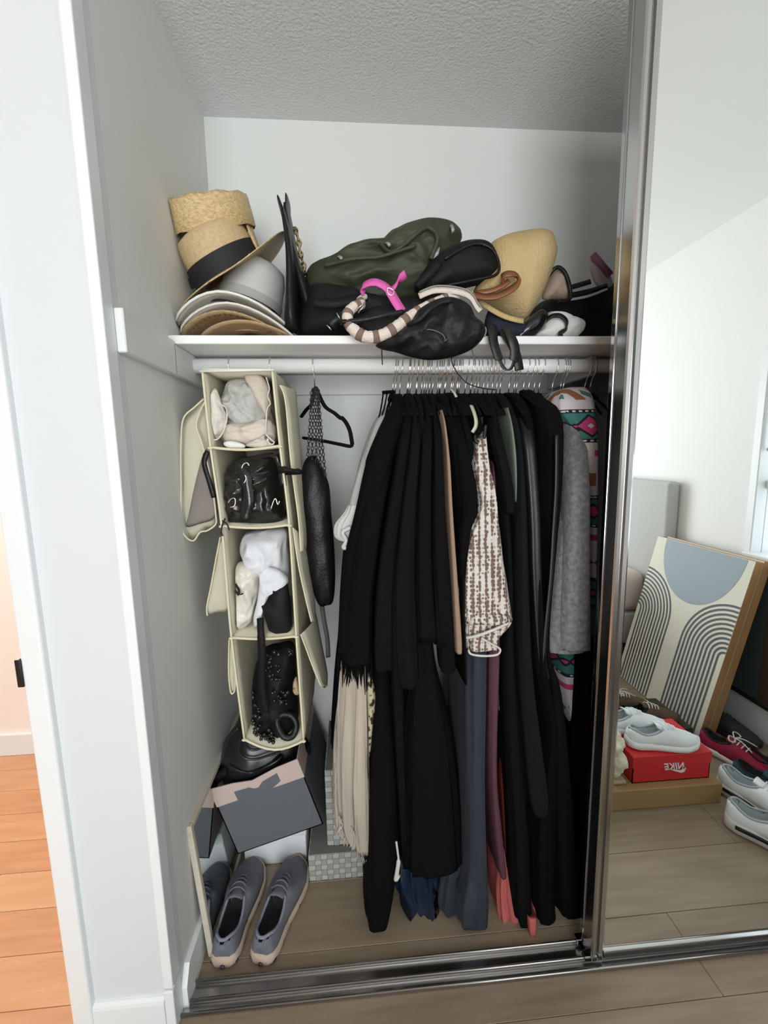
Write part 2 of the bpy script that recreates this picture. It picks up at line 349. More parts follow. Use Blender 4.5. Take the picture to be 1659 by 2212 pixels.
# mirror leaning on the left closet wall
r = root('leaning_mirror', 'low framed mirror with a pale wooden frame leaning along the closet side wall', 'mirror', (0.04, 0.36, 0))
Y0, Y1, ZT = 0.135, 0.640, 0.40
LEAN = Matrix.Translation((0.040, 0, 0.0)) @ Matrix.Rotation(-0.075, 4, 'Y')
FRM = mat('pale_wood_frame', (0.62, 0.57, 0.48), 0.5, col2=(0.55, 0.49, 0.40), vscale=8, stretch=(1, 1, 6))
for lo, hi in (((-0.016, Y0, 0), (0, Y0+0.016, ZT)), ((-0.016, Y1-0.016, 0), (0, Y1, ZT)), ((-0.016, Y0+.016, ZT-0.016), (0, Y1-.016, ZT)), ((-0.016, Y0+.016, 0), (0, Y1-.016, 0.016))):
    m = MB(); m.rbox(lo, hi, 0.003, 2, M=LEAN); m.build('frame_bar', FRM, r, smooth=False)
m = MB(); m.box((-0.010, Y0+0.014, 0.014), (-0.005, Y1-0.014, ZT-0.014), M=LEAN); m.build('mirror_glass', MIRROR2, r, smooth=False)
# ------------------------------------------------------------------ shoes
W_TAB = [(0, .016), (.03, .026), (.12, .032), (.35, .033), (.6, .044), (.75, .046), (.9, .036), (.97, .020), (1, .005)]
HS = [1.0]
H_TAB = [(0, .074), (.08, .082), (.22, .070), (.40, .080), (.5, .088), (.62, .074), (.78, .056), (.92, .045), (1, .036)]
interp0 = interp
def opn(t): return .56*max(0.02, 1-abs((t-.245)/.215)**2.4)**.5
def sneaker(name, label, cat, loc, heading, U, SO, LI, LA, L=0.28, sole_h=0.028, group=None, pods=None, stripe=None, tilt=0.0, swell=1.0, lace_bow=False, upper2=None, laces=True, hs=1.0):
    """low running shoe: heel at the origin side, toe along +y; sole, upper, lining, tongue, laces"""
    r = bpy.data.objects.new(name, None); COL.objects.link(r); r.location = (0, 0, 0); tag(r, label, cat, group)
    N = 28; interp = lambda tab, t: interp0(tab, t)*(hs if tab is H_TAB else 1.0)
    # sole
    rings = []
    for i in range(N+1):
        t = i/N; y = (t-.5)*L; wd = interp(W_TAB, t)*1.10*swell+0.002; spring = 0.012*max(0, (t-.72)/.28)**2+0.006*max(0, (.12-t)/.12)
        top = sole_h*(1.15 if t < .3 else 1.0-.12*(t-.3))
        rg = []
        for k in range(14):
            a = k/14*2*math.pi; cx, cz = math.cos(a), math.sin(a)
            rg.append((math.copysign(abs(cx)**.5, cx)*wd, y, spring+top/2+math.copysign(abs(cz)**.35, cz)*top/2))
        rings.append(rg)
    m = MB(); m.loft(rings); so = m.build('sole', SO, r)
    if pods:
        for sx in (-1, 1):
            for t in (.06, .2, .36, .55, .75):
                m = MB(); m.blob((sx*(interp(W_TAB, t)*1.08*swell-.001), (t-.5)*L, sole_h*.42), (.004, .011, .006), 2); m.build('pod', pods, so)
        m = MB(); m.blob((0, -.5*L-.001, sole_h*.35), (.007, .004, .006), 2); m.build('pod', pods, so)
    if stripe:
        m = MB(); rg = []
        for i in range(3, 22):
            t = i/N; rg.append(Vector((interp(W_TAB, t)*1.11*swell+.003, (t-.5)*L, sole_h*.75)))
        m.strip(rg, .014, .002, ref=Vector((0, 0, 1))); m2 = [Vector((-p.x, p.y, p.z)) for p in rg]; m.strip(m2, .014, .002, ref=Vector((0, 0, 1))); m.build('side_stripe', stripe, r)
    # upper and lining: arched sections, dropped inside the ankle opening
    K = 24; sec = []; fl = []
    for i in range(N+1):
        t = i/N; y = (t-.5)*L*.985; wd = interp(W_TAB, t)*swell; h = interp(H_TAB, t); rg = []; ff = []
        for k in range(K+1):
            u = -1+2*k/K; a = u*math.pi/2
            x = math.sin(a)*wd*(1.0 if abs(u) > .6 else 1.0); z = sole_h*.8+(h-sole_h*.8)*max(0, math.cos(a))**.55
            op = t > .035 and t < .455; inner = False
            lim = opn(t) if op else 0
            if op and abs(u) < lim:
                e = 1-abs(u)/lim; z = lerp(z, sole_h+.006, min(1, e*3.2)**.7); inner = True
            rg.append(Vector((x, y, z))); ff.append(inner)
        sec.append(rg); fl.append(ff)
    mu, ml = MB(), MB()
    for i in range(N):
        for k in range(K):
            q = [sec[i][k], sec[i][k+1], sec[i+1][k+1], sec[i+1][k]]; nin = sum((fl[i][k], fl[i][k+1], fl[i+1][k+1], fl[i+1][k]))
            (ml if nin >= 2 else mu).add(q, [(0, 1, 2, 3)])
    mu.add(sec[0], [tuple(range(K+1))]); mu.add(sec[-1], [tuple(range(K+1))])
    for M_, nm, mm in ((mu, 'upper', U), (ml, 'lining', LI)):
        o = M_.build(nm, mm, r); sd = o.modifiers.new('thickness', 'SOLIDIFY'); sd.thickness = .0025; sd.offset = -1
    # collar, toe cap seam, heel tab
    col = []
    for i in range(1, 13):
        t = i/N; lim = opn(t); a = lim*math.pi/2; wd = interp(W_TAB, t)*swell; h = interp(H_TAB, t)
        col.append(Vector((math.sin(a)*wd, (t-.5)*L*.985, sole_h*.8+(h-sole_h*.8)*max(0, math.cos(a))**.55)))
    loop = col+[Vector((-p.x, p.y, p.z)) for p in col[::-1]]
    m = MB(); m.tube(catmull(loop, 2, True), .0042, 6, closed=True); m.build('collar', upper2 or LI, r)
    m = MB(); zt = lambda t: interp(H_TAB, t)
    m.loft([[(sx*.017*(1+.4*(1-q)), (t-.5)*L, zt(t)+dz) for sx, dz in ((-1, -.004), (-.5, .003), (0, .005), (.5, .003), (1, -.004))] for q, t in ((0, .36), (.3, .44), (.6, .52), (1, .60))], False, False, closed=False)
    for v in m.v:
        if v.y < (.40-.5)*L: v.z += .014; v.y += .004
    o = m.build('tongue', U, r); sd = o.modifiers.new('thickness', 'SOLIDIFY'); sd.thickness = .004
    if laces:
        for j, t in enumerate((.47, .525, .58, .635)):
            m = MB(); wd = .024-.002*j; zz = zt(t)+.004
            m.tube(catmull([(-wd, (t-.5)*L-.004, zz-.008), (-wd*.5, (t-.5)*L, zz+.001), (0, (t-.5)*L+.001, zz+.0035), (wd*.5, (t-.5)*L, zz+.001), (wd, (t-.5)*L-.004, zz-.008)], 3), .0026, 6); m.build('lace', LA, r)
        if lace_bow:
            for sx in (-1, 1):
                m = MB(); y0 = (.45-.5)*L; z0 = zt(.45)+.012
                m.tube(catmull([(0, y0, z0), (sx*.02, y0-.012, z0+.012), (sx*.042, y0-.004, z0+.004), (sx*.03, y0+.012, z0), (0, y0, z0)], 5), .0026, 6)
                m.tube(catmull([(0, y0, z0), (sx*.014, y0+.03, z0+.004), (sx*.03, y0+.07, z0-.012)], 5), .0024, 6); m.build('lace_bow', LA, r)
    r.location = loc; r.rotation_euler = (tilt, 0, heading); return r
def head_of(dx, dy): return math.atan2(-dx, dy)        # +y toe -> heading angle
fab = lambda n, c, **k: mat(n, c, k.pop('rough', .85), bump=k.pop('bump', .3), bscale=k.pop('bscale', 350), **k)
GREYK = fab('grey_knit_upper', (.13, .135, .165), col2=(.17, .17, .20), vscale=60); LAVC = fab('lavender_grey_collar', (.24, .24, .31)); GREYL = fab('grey_knit_lace', (.15, .155, .19)); DARKIN = fab('black_lining', (.012, .012, .014))
TAN = mat('pinkish_tan_foam', (.52, .40, .32), .7, bump=.2, bscale=200); PODB = mat('dark_sole_pod', (.03, .03, .035), .5)
pa, pb = at(478, 2062, z=0.03), at(535, 1905, z=0.03)
def put(heel, toe, L):
    c = (Vector(heel)+Vector(toe))/2; dd = Vector(toe)-Vector(heel); return (c.x, c.y, 0), head_of(dd.x, dd.y)
lc, hd = put(at(486, 2092, z=0.0), at(548, 1885, z=0.0), .28)
sneaker('running_shoe', 'grey knit running shoe nearest the closet side wall, heel to the track', 'shoe', (lc[0]-.004, lc[1]+.012, 0), hd, GREYK, TAN, DARKIN, GREYL, L=.285, group='grey running shoes on the closet floor', pods=PODB, upper2=LAVC, swell=1.12)
lc2, hd2 = put(at(566, 2084, z=0.0), at(640, 1885, z=0.0), .28)
sneaker('running_shoe', 'grey knit running shoe beside the woven basket, tan sole edge showing', 'shoe', (lc2[0]+.002, lc2[1]+.012, 0), hd2, GREYK, TAN, DARKIN, GREYL, L=.285, group='grey running shoes on the closet floor', pods=PODB, upper2=LAVC, swell=1.12)
# ------------------------------------------------------------------ the room side, seen in the door mirror
vp = lambda a, b, **k: mir(at(a, b, **k))
CARD = mat('brown_cardboard', (.33, .205, .085), .8, col2=(.37, .235, .10), vscale=5, bump=.06, bscale=60)
def rb(lo, hi): return (min(lo[0], hi[0]), min(lo[1], hi[1]), min(lo[2], hi[2])), (max(lo[0], hi[0]), max(lo[1], hi[1]), max(lo[2], hi[2]))
r = root('cardboard_box', 'flat brown cardboard box on the floor under the red shoe box', 'box', (1.53, 2*YM-.60, 0))
lo, hi = rb(mir((1.22, .475, 0)), mir((1.815, .735, .083)))
m = MB(); m.rbox(lo, hi, .003, 1); m.build('body', CARD, r, smooth=False)
m = MB(); m.rbox((lo[0]-.001, hi[1]-.13-.012, hi[2]), (hi[0]+.001, hi[1]-.13+.012, hi[2]+.0008), .0003, 1); m.rbox((hi[0], hi[1]-.142, .03), (hi[0]+.0008, hi[1]-.118, hi[2]+.0008), .0003, 1); m.build('packing_tape', mat('clear_brown_tape', (.42, .33, .2), .25), r, smooth=False)
RED = mat('red_shoe_card', (.62, .022, .028), .5, bump=.04, bscale=80); WHITEP = mat('white_print', (.80, .74, .73), .6)
r = root('shoe_box', 'bright red shoe box with white logo, standing on cardboard', 'box', (1.63, 2*YM-.60, .0835))
lo, hi = rb(mir((1.475, .505, .0838)), mir((1.785, .705, .190)))
m = MB(); t_ = .003
m.box(lo, (hi[0], hi[1], lo[2]+t_)); m.box(lo, (lo[0]+t_, hi[1], hi[2])); m.box((hi[0]-t_, lo[1], lo[2]), hi); m.box((lo[0], lo[1], lo[2]), (hi[0], lo[1]+t_, hi[2])); m.box((lo[0], hi[1]-t_, lo[2]), hi); m.build('body', RED, r, smooth=False)
m = MB(); m.rbox((lo[0]-.003, lo[1]-.003, hi[2]-.045), (hi[0]+.003, hi[1]+.0025, hi[2]+.004), .002, 1); m.build('lid', RED, r, smooth=False)
def swoosh(sc):
    up = catmull([(-.52, .10), (-.30, -.14), (.0, -.115), (.52, .13)], 8); dn = catmull([(.52, .13), (.02, -.02), (-.25, -.045), (-.335, .02), (-.52, .10)], 8)
    return [(p[0]*sc, p[1]*sc) for p in [(q.x, q.y) for q in [Vector((a.x, a.y, 0)) for a in [Vector((*u_[:2], 0)) for u_ in up]]]], [(p.x*sc, p.y*sc) for p in [Vector((u_[0], u_[1], 0)) for u_ in dn]]
def swoosh_poly(sc):
    P = [(-.50, .03), (-.46, -.10), (-.36, -.165), (-.22, -.15), (.1, -.03), (.52, .13), (.1, .02), (-.15, -.035), (-.27, -.045), (-.335, -.01), (-.34, .06), (-.30, .14)]
    Q = catmull([(x, z, 0) for x, z in P[:6]], 6)+catmull([(x, z, 0) for x, z in P[5:]], 6)[1:]
    return [(p.x*sc, p.y*sc) for p in Q]
def text_mesh(txt, size, shear=0.0):
    c = bpy.data.curves.new('print_text', 'FONT'); c.body = txt; c.size = size; c.align_x = 'CENTER'; c.extrude = .0003; c.shear = shear; c.offset = size*.02
    o = bpy.data.objects.new('print_text', c); COL.objects.link(o); dg = bpy.context.evaluated_depsgraph_get(); me = o.evaluated_get(dg).to_mesh()
    vs = [v.co.copy() for v in me.vertices]; fs = [tuple(p.vertices) for p in me.polygons]; o.to_mesh_clear(); bpy.data.objects.remove(o); bpy.data.curves.remove(c); return vs, fs
def logo(center, right, up, sc):
    n = right.cross(up); m = MB(); P = swoosh_poly(sc)
    m.loft([[center+right*a+up*b+n*.0002 for a, b in P], [center+right*a+up*b+n*.0009 for a, b in P]])
    vs, fs = text_mesh('NIKE', sc*.40, .25); m.add([center+right*(v.x-sc*.02)+up*(v.y*1.05+sc*.01)+n*(v.z+.0006) for v in vs], fs); return m
fc = mir(at(1457, 1662, y=.502)); fc.y = hi[1]+.0027
logo(fc, Vector((-1, 0, 0)), Vector((0, 0, 1)), .092).build('printed_logo', WHITEP, r, smooth=False)
logo(Vector((lo[0]-.0032, (lo[1]+hi[1])/2, lo[2]+.05)), Vector((0, -1, 0)), Vector((0, 0, 1)), .10).build('printed_logo', WHITEP, r, smooth=False)
WHT = mat('white_shoe_knit', (.80, .84, .85), .7, bump=.15, bscale=300); WHS = mat('white_rubber', (.82, .83, .82), .5); GRIN = fab('pale_grey_lining', (.42, .47, .49))
def vshoe(h, t, yv1, z, **k): pass
ztop = .1945
sneaker('white_sneaker', 'white sneaker at the front of the red box lid, toe overhanging', 'shoe', mir((1.625, .555, ztop)), head_of(1, .10), WHT, WHS, GRIN, WHT, L=.275, group='white sneakers on the red shoe box')
sneaker('white_sneaker', 'white sneaker behind its twin on the red box', 'shoe', mir((1.565, .655, ztop)), head_of(1, .03), WHT, WHS, GRIN, WHT, L=.275, group='white sneakers on the red shoe box')
FLE = mat('cream_fleece', (.66, .62, .47), .95, col2=(.74, .71, .58), vscale=30, bump=1.0, bscale=90, sheen=.5)
r = root('fleece_slipper', 'fluffy cream fleece slipper standing at the end of the red box', 'slipper', mir((1.42, .58, .083)))
m = MB(); m.blob(mir((1.415, .575, .185)), (.042, .085, .098), 5, .022, 26, 3); m.build('upper', FLE, r)
m = MB(); m.rbox(*rb(mir((1.375, .50, .0835)), mir((1.452, .655, .10))), r=.007, seg=2); m.build('sole', mat('tan_slipper_sole', (.40, .32, .22), .8), r)
BRN = mat('brown_suede', (.085, .05, .032), .8, col2=(.11, .066, .042), vscale=20, bump=.3, bscale=200); CRL = fab('cream_cotton_lace', (.66, .63, .56)); BRS = mat('dark_gum_sole', (.05, .032, .022), .6)
pb_ = mir((1.62, .82, 0.0)); sneaker('brown_sneaker', 'dark brown sneaker with cream laces between the white shoes and canvas', 'shoe', (1.80, 2*YM-.862, .0725), head_of(1, .05), BRN, BRS, DARKIN, CRL, L=.285, group='brown sneakers by the canvas', swell=1.1)
sneaker('brown_sneaker', 'dark brown sneaker with cream laces, further back against the striped canvas', 'shoe', (1.73, 2*YM-.965, .0725), head_of(1, .0), BRN, WHS, DARKIN, CRL, L=.285, group='brown sneakers by the canvas', swell=1.1, lace_bow=True)
REDF = mat('crimson_canvas', (.30, .008, .040), .75, bump=.3, bscale=300); BLU = mat('petrol_blue_knit', (.022, .055, .085), .8, bump=.3, bscale=300)
DKG = fab('dark_grey_knit', (.035, .035, .036)); BLK = mat('black_rubber', (.012, .012, .012), .5); WPINK = mat('off_white_midsole', (.66, .62, .60), .55)
hdm = lambda dx, dy: head_of(dx, -dy)      # heading given in the mirrored view
sneaker('crimson_sneaker', 'crimson sneaker with white laces, tucked behind the corner of the cardboard', 'shoe', mir((2.055, .66, 0)), hdm(.45, -.85), REDF, WPINK, DARKIN, CRL, L=.27, hs=1.15, group='crimson sneakers', lace_bow=True)
sneaker('crimson_sneaker', 'crimson sneaker with trailing white bow against the baseboard', 'shoe', mir((2.13, .53, 0)), hdm(.40, -.9), REDF, WPINK, DARKIN, CRL, L=.27, hs=1.15, group='crimson sneakers', lace_bow=True)
sneaker('blue_sneaker', 'petrol blue knit shoe between the crimson and the white-black sneakers', 'shoe', mir((2.035, .475, 0)), hdm(.40, -.9), BLU, WPINK, DARKIN, CRL, L=.27)
sneaker('white_black_sneaker', 'chunky white sneaker with black midsole band, the farther one beside the cardboard', 'shoe', mir((1.935, .415, 0)), hdm(.40, -.9), WHT, WPINK, GRIN, WHT, L=.30, sole_h=.042, stripe=BLK, group='white sneakers with black bands', swell=1.2, hs=1.3)
sneaker('white_black_sneaker', 'chunky white sneaker with black midsole band, nearest the mirror', 'shoe', mir((1.855, .285, 0)), hdm(.62, -.70), WHT, WPINK, GRIN, WHT, L=.30, sole_h=.042, stripe=BLK, group='white sneakers with black bands', swell=1.2, hs=1.3)
sneaker('dark_sneaker', 'dark grey knit shoe by the baseboard behind the crimson pair', 'shoe', mir((2.185, .845, 0)), hdm(.35, -.8), DKG, BLK, DARKIN, DKG, L=.27)
m = MB(); m.rbox(*rb(mir((1.56, .80, 0)), mir((1.975, 1.04, .072))), r=.003, seg=1)
solo(m, 'flat_dark_box', mat('dark_brown_card', (.05, .035, .025), .8), 'low dark brown box under the brown sneakers, against the canvas foot', 'box', smooth=False)
# canvases leaning on the wall
CAN = mat('cream_canvas', (.72, .70, .60), .85, bump=.15, bscale=400); WOODE = mat('oak_canvas_edge', (.34, .175, .07), .6, col2=(.40, .215, .09), vscale=5, stretch=(6, 6, 1), bump=.05); SLATE = mat('slate_blue_print', (.27, .325, .37), .6); LINEC = mat('charcoal_print', (.10, .11, .12), .7)
th_c = math.atan2(.20, .846); cz = .865; cw = .60; dep = .036
def canvas(x_off, label, printed):
    # canvas frame axes: origin bottom front corner nearest the mirror; U runs away from the mirror, V up the face
    O = Vector((2.008+x_off, .807, 0.002)); Vv = Vector((math.sin(th_c), 0, math.cos(th_c))); Uv = Vector((0, 1, 0)); Nv = Vector((-math.cos(th_c), 0, math.sin(th_c)))
    P = lambda u, v, n=0: mir(O+Uv*u+Vv*v+Nv*n)
    r = root('wall_canvas', label, 'canvas', mir((2.06+x_off, 1.1, 0)), 'leaning canvases')
    def slab(u0, u1, v0, v1, n0, n1):
        m = MB(); vs = [P(u0, v0, n0), P(u1, v0, n0), P(u1, v1, n0), P(u0, v1, n0), P(u0, v0, n1), P(u1, v0, n1), P(u1, v1, n1), P(u0, v1, n1)]
        return m.add(vs, [(0, 3, 2, 1), (4, 5, 6, 7), (0, 1, 5, 4), (1, 2, 6, 5), (2, 3, 7, 6), (3, 0, 4, 7)])
    for q in ((0, .012, 0, cz), (cw-.012, cw, 0, cz), (.012, cw-.012, 0, .012), (.012, cw-.012, cz-.012, cz)): slab(*q, -dep, -.001).build('frame_bar', WOODE, r, smooth=False)
    slab(.002, cw-.002, .002, cz-.002, -.004, 0.0).build('canvas_face', CAN, r, smooth=False)
    if printed:
        m = MB(); cu, R_ = cw*.47, .245; arc = [(cu+math.cos(a)*R_, cz-.004-math.sin(a)*R_*1.18) for a in [math.pi*k/40 for k in range(41)]]
        m.loft([[P(u, v, .0003) for u, v in arc], [P(u, v, .0009) for u, v in arc]]); m.build('printed_half_disc', SLATE, r, smooth=False)
        m = MB()
        for k in range(11):
            for side in (0, 1):
                R2 = .245-.0215*k; n_ = 14
                cc = 0.003 if side == 0 else cw-.003; vc = .40 if side == 0 else .43; sg = 1 if side == 0 else -1
                pts = [P(cc+sg*math.sin(a)*R2, vc+math.cos(a)*R2, .0008) for a in [math.pi/2*j/n_ for j in range(n_+1)]]+[P(cc+sg*R2, .004, .0008)]
                m.strip(pts, .0100, .0006, ref=[(P(math.sin(a)*sg, math.cos(a), 0)-P(0, 0, 0)) for a in [math.pi/2*j/n_ for j in range(n_+1)]]+[P(1, 0, 0)-P(0, 0, 0)])
        m.build('printed_lines', LINEC, r, smooth=False)
canvas(0, 'cream canvas with slate half disc and charcoal arches, front of the leaning pair', True)
canvas(.041, 'second cream canvas with oak edge, hidden behind the arch canvas', False)
# headboard, bed, dark panel
HB = mat('grey_headboard_linen', (.50, .51, .50), .9, bump=.35, bscale=300)
r = root('bed', 'upholstered bed with grey headboard against the side wall, seen beyond the canvas', 'bed', mir((1.6, 2.1, 0)))
m = MB(); m.rbox(*rb(mir((2.235, 1.38, .10)), mir((2.308, 2.95, 1.157))), r=.025, seg=4); m.build('headboard', HB, r)
m = MB(); m.rbox(*rb(mir((.35, 1.50, .14)), mir((2.235, 2.85, .34))), r=.02, seg=3); m.build('bed_base', HB, r)
m = MB(); m.rbox(*rb(mir((.36, 1.50, .34)), mir((2.233, 2.85, .60))), r=.06, seg=4); m.build('mattress', mat('pale_pink_sheet', (.70, .62, .58), .9, bump=.2, bscale=60), r)
for xx, yy in ((.42, 1.56), (.42, 2.78), (2.15, 1.56), (2.15, 2.78)):
    m = MB(); q = mir((xx, yy, 0)); m.lathe([(.02, 0), (.028, .14)], q, 12, cap0=True, cap1=True); m.build('leg', BLACKM, r)
PN = mat('dark_grey_green_panel', (.055, .075, .075), .35); PBR = mat('dark_brown_wood', (.06, .035, .022), .5)
r = root('dark_stand_in_panel', 'dark grey-green flat stand-in panel with brown edge under the window', 'cabinet', mir((2.28, .6, .166)))  # added panel standing in for dark wall under the window, guessed as shade
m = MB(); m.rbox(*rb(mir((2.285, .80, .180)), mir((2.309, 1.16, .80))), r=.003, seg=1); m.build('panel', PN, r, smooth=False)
m = MB(); m.rbox(*rb(mir((2.275, .10, .180)), mir((2.309, .80, .80))), r=.003, seg=1); m.build('door', PBR, r, smooth=False)  # plain brown half of the stand-in panel
m = MB(); m.rbox(*rb(mir((2.272, .10, .166)), mir((2.309, 1.18, .180))), r=.002, seg=1); m.build('shadow_gap_strip', BLK, r, smooth=False)  # black strip put in for the shadow gap above the baseboard
def on_shelf(p):
    p.x = max(p.x, .003); p.y = min(p.y, YB-.003)
    if p.y > .270: p.z = max(p.z, 1.6436)
CLAMP[0] = on_shelf
# ------------------------------------------------------------------ things on the shelf
STRAW = mat('golden_straw_braid', (.74, .55, .29), .40, col2=(.56, .38, .17), vscale=110, vlo=.4, vhi=.62, bump=.9, bscale=160, stretch=(1, 1, 2.2), spec=.6)
STRAW2 = mat('fine_pale_straw', (.63, .46, .27), .55, col2=(.54, .375, .20), vscale=130, bump=.5, bscale=260)
TANW = mat('tan_woven_straw', (.50, .35, .20), .7, col2=(.38, .25, .13), vscale=120, bump=.7, bscale=200)
TANR = mat('tan_ribbed_straw', (.50, .33, .19), .7, bump=.6, bscale=220, stretch=(.3, .3, 3))
CRM = mat('cream_felt', (.68, .64, .57), .85, col2=(.61, .57, .50), vscale=20, bump=.15, bscale=300)
LGF = mat('light_grey_felt', (.55, .54, .52), .85, col2=(.60, .59, .57), vscale=12, bump=.12, bscale=200)
RIB = mat('black_ribbon', (.008, .008, .010), .7, bump=.2, bscale=400); NAVYT = mat('navy_cord', (.012, .014, .03), .7)
def brim(cx, cy, cz, rx, ry, droop, tilt=(0, 0), r0=.30, dish=.0, th=.004, n=44, rings=7, skew=0.0, flip=0.0):
    """hat brim: an elliptical disc bent like a saddle, its sides hanging"""
    def pt(k, q, dz):
        a = 2*math.pi*k/n; x = math.cos(a)*rx*q; y = math.sin(a)*ry*q
        z = -droop*(abs(x/rx))**1.8*rx*2 + dish*q*q + skew*x + flip*max(0, x/rx)**2*q + dz
        return Vector((cx+x, cy+y, cz+z+tilt[0]*x+tilt[1]*y))
    m = MB(); qs = [lerp(r0, 1, i/(rings-1)) for i in range(rings)]
    R = [[pt(k, q, 0) for k in range(n)] for q in qs]+[[pt(k, q, th) for k in range(n)] for q in qs[::-1]]
    m.loft(R+[R[0]], False, False); edge = [pt(k, 1.0, th/2) for k in range(n)]
    return m, edge
zs0 = 1.6432
def crown(cx, cy, cz, rx, ry, h, tilt=Matrix.Identity(4), dent=0.012, n=36):
    m = MB(); pr = [(1.0, 0), (.97, .35*h), (.93, .7*h), (.84, .92*h), (.66, h), (.35, h-dent*.7), (0.03, h-dent)]
    m.loft([[tilt @ Vector((math.cos(2*math.pi*k/n)*rx*q, math.sin(2*math.pi*k/n)*ry*q, z))+Vector((cx, cy, cz)) for k in range(n)] for q, z in pr], False, True)
    return m
ph = at(508, 700, y=.46)
# lowest: tan ribbed hat, tan woven hat, cream hats, grey felt hat, straw hat, folded straw visor
r = root('sun_hat', 'tan ribbed straw hat with drooping brim at the bottom of the hat stack', 'hat', (.155, .45, zs0), 'hat stack')
m, e = brim(.175, .44, 1.676, .150, .155, .10, th=.004, tilt=(0, -.03)); m.build('brim', TANR, r)
m = crown(.175, .45, 1.676, .088, .10, .07); m.build('crown', TANR, r)
r = root('sun_hat', 'tan woven straw hat with punched border, second from the bottom of the stack', 'hat', (.135, .45, zs0+.02), 'hat stack')
m, e = brim(.135, .445, 1.697, .166, .165, .165, th=.004, tilt=(0, -.03)); m.build('brim', TANW, r)
m = MB()
for k in range(64):
    p = e[(k*44//64) % 44].lerp(e[(k*44//64+1) % 44], (k*44/64) % 1); c = Vector((.135, .445, p.z)); q = p.lerp(c, .12); m.blob((q.x, q.y, p.z+.004*0-.003), (.0035, .0035, .002), 1)
m.build('punched_border', mat('dark_brown_holes', (.12, .065, .03), .9), r)
m = crown(.135, .45, 1.697, .088, .10, .07); m.build('crown', TANW, r)
r = root('sun_hat', 'cream felt hat with floppy brim, third from the bottom of the stack', 'hat', (.135, .45, zs0+.04), 'hat stack')
m, e = brim(.150, .44, 1.714, .178, .17, .20, th=.003, tilt=(-.03, -.02)); m.build('brim', CRM, r)
m = MB(); m.tube(e, .0032, 6, closed=True); m.build('brim_edge', mat('pale_brim_binding', (.74, .70, .63), .8), r)
m = crown(.15, .45, 1.714, .088, .10, .06); m.build('crown', CRM, r)
r = root('sun_hat', 'cream hat with thin navy cord under a pale bound brim', 'hat', (.125, .45, zs0+.06), 'hat stack')
m, e = brim(.130, .44, 1.735, .172, .175, .20, th=.003, tilt=(.05, -.04)); m.build('brim', CRM, r)
m = MB(); m.tube(e, .0035, 6, closed=True); m.build('brim_edge', mat('white_brim_binding', (.80, .78, .72), .8), r)
m = MB(); m.tube(catmull([at(a, b, y=c) for a, b, c in ((432, 655, .33), (455, 649, .31), (480, 648, .295), (505, 654, .29), (530, 662, .29))], 5), .0028, 6); m.build('cord', NAVYT, r)
m = crown(.13, .46, 1.735, .095, .105, .06); m.build('crown', CRM, r)
r = root('felt_hat', 'light grey felt hat, its rounded crown under the ribboned straw hat', 'hat', (.19, .46, 1.80), 'hat stack')
T = Matrix.Rotation(.30, 4, 'Y')
m = crown(.165, .455, 1.772, .088, .10, .118, T, .004); m.build('crown', LGF, r)
m = MB(); m.loft([[T @ Vector((math.cos(2*math.pi*k/36)*.0895, math.sin(2*math.pi*k/36)*.1015, z))+Vector((.165, .455, 1.772)) for k in range(36)] for z in (.002, .022)], False, False); m.build('band', mat('grey_hat_band', (.40, .39, .37), .8), r)
# straw hat with black ribbon, tilted
r = root('straw_hat', 'golden straw hat with wide black ribbon, tilted on top of the grey felt hat', 'hat', (.10, .46, 1.86), 'hat stack')
T = Matrix.Rotation(.34, 4, 'X') @ Matrix.Rotation(-.46, 4, 'Y'); c0 = at(500, 596, y=.45)
def hatring(q, z, rx, ry, n=40): return [T @ Vector((math.cos(2*math.pi*k/n)*rx*q, math.sin(2*math.pi*k/n)*ry*q, z))+c0 for k in range(n)]
m = MB(); m.loft([hatring(1, 0, .103, .105), hatring(.99, .05, .102, .104), hatring(.97, .09, .102, .104), hatring(.92, .112, .102, .104), hatring(.7, .122, .102, .104), hatring(.05, .118, .102, .104)], False, True); m.build('crown', STRAW2, r)
m = MB(); m.loft([hatring(1, .004, .1055, .1075), hatring(1, .052, .1045, .1065)], False, False)
q0 = T @ Vector((-.092, -.03, .03))+c0; m.tube([q0, q0+Vector((-.012, -.004, .004)), q0+Vector((-.006, .0, -.02))], .006, 6, flat=.4); m.build('ribbon', RIB, r)
n = 44; R = []
for q in [.80, 1.0, 1.25, 1.5, 1.75, 2.0]:
    rg = []
    for k in range(n):
        a = 2*math.pi*k/n; x = math.cos(a)*.103*lerp(1, q, .86); y = math.sin(a)*.105*lerp(1, q, .72)
        e_ = max(0, q-1); z = .035*e_*max(0, math.cos(a))**2-.012*e_-.02*e_*max(0, -math.cos(a))**2
        rg.append(T @ Vector((x, y, z))+c0)
    R.append(rg)
up = [[p+Vector((0, 0, .0035)) for p in g] for g in R[::-1]]
m = MB(); m.loft(R+up+[R[0]], False, False); m.build('brim', STRAW, r)
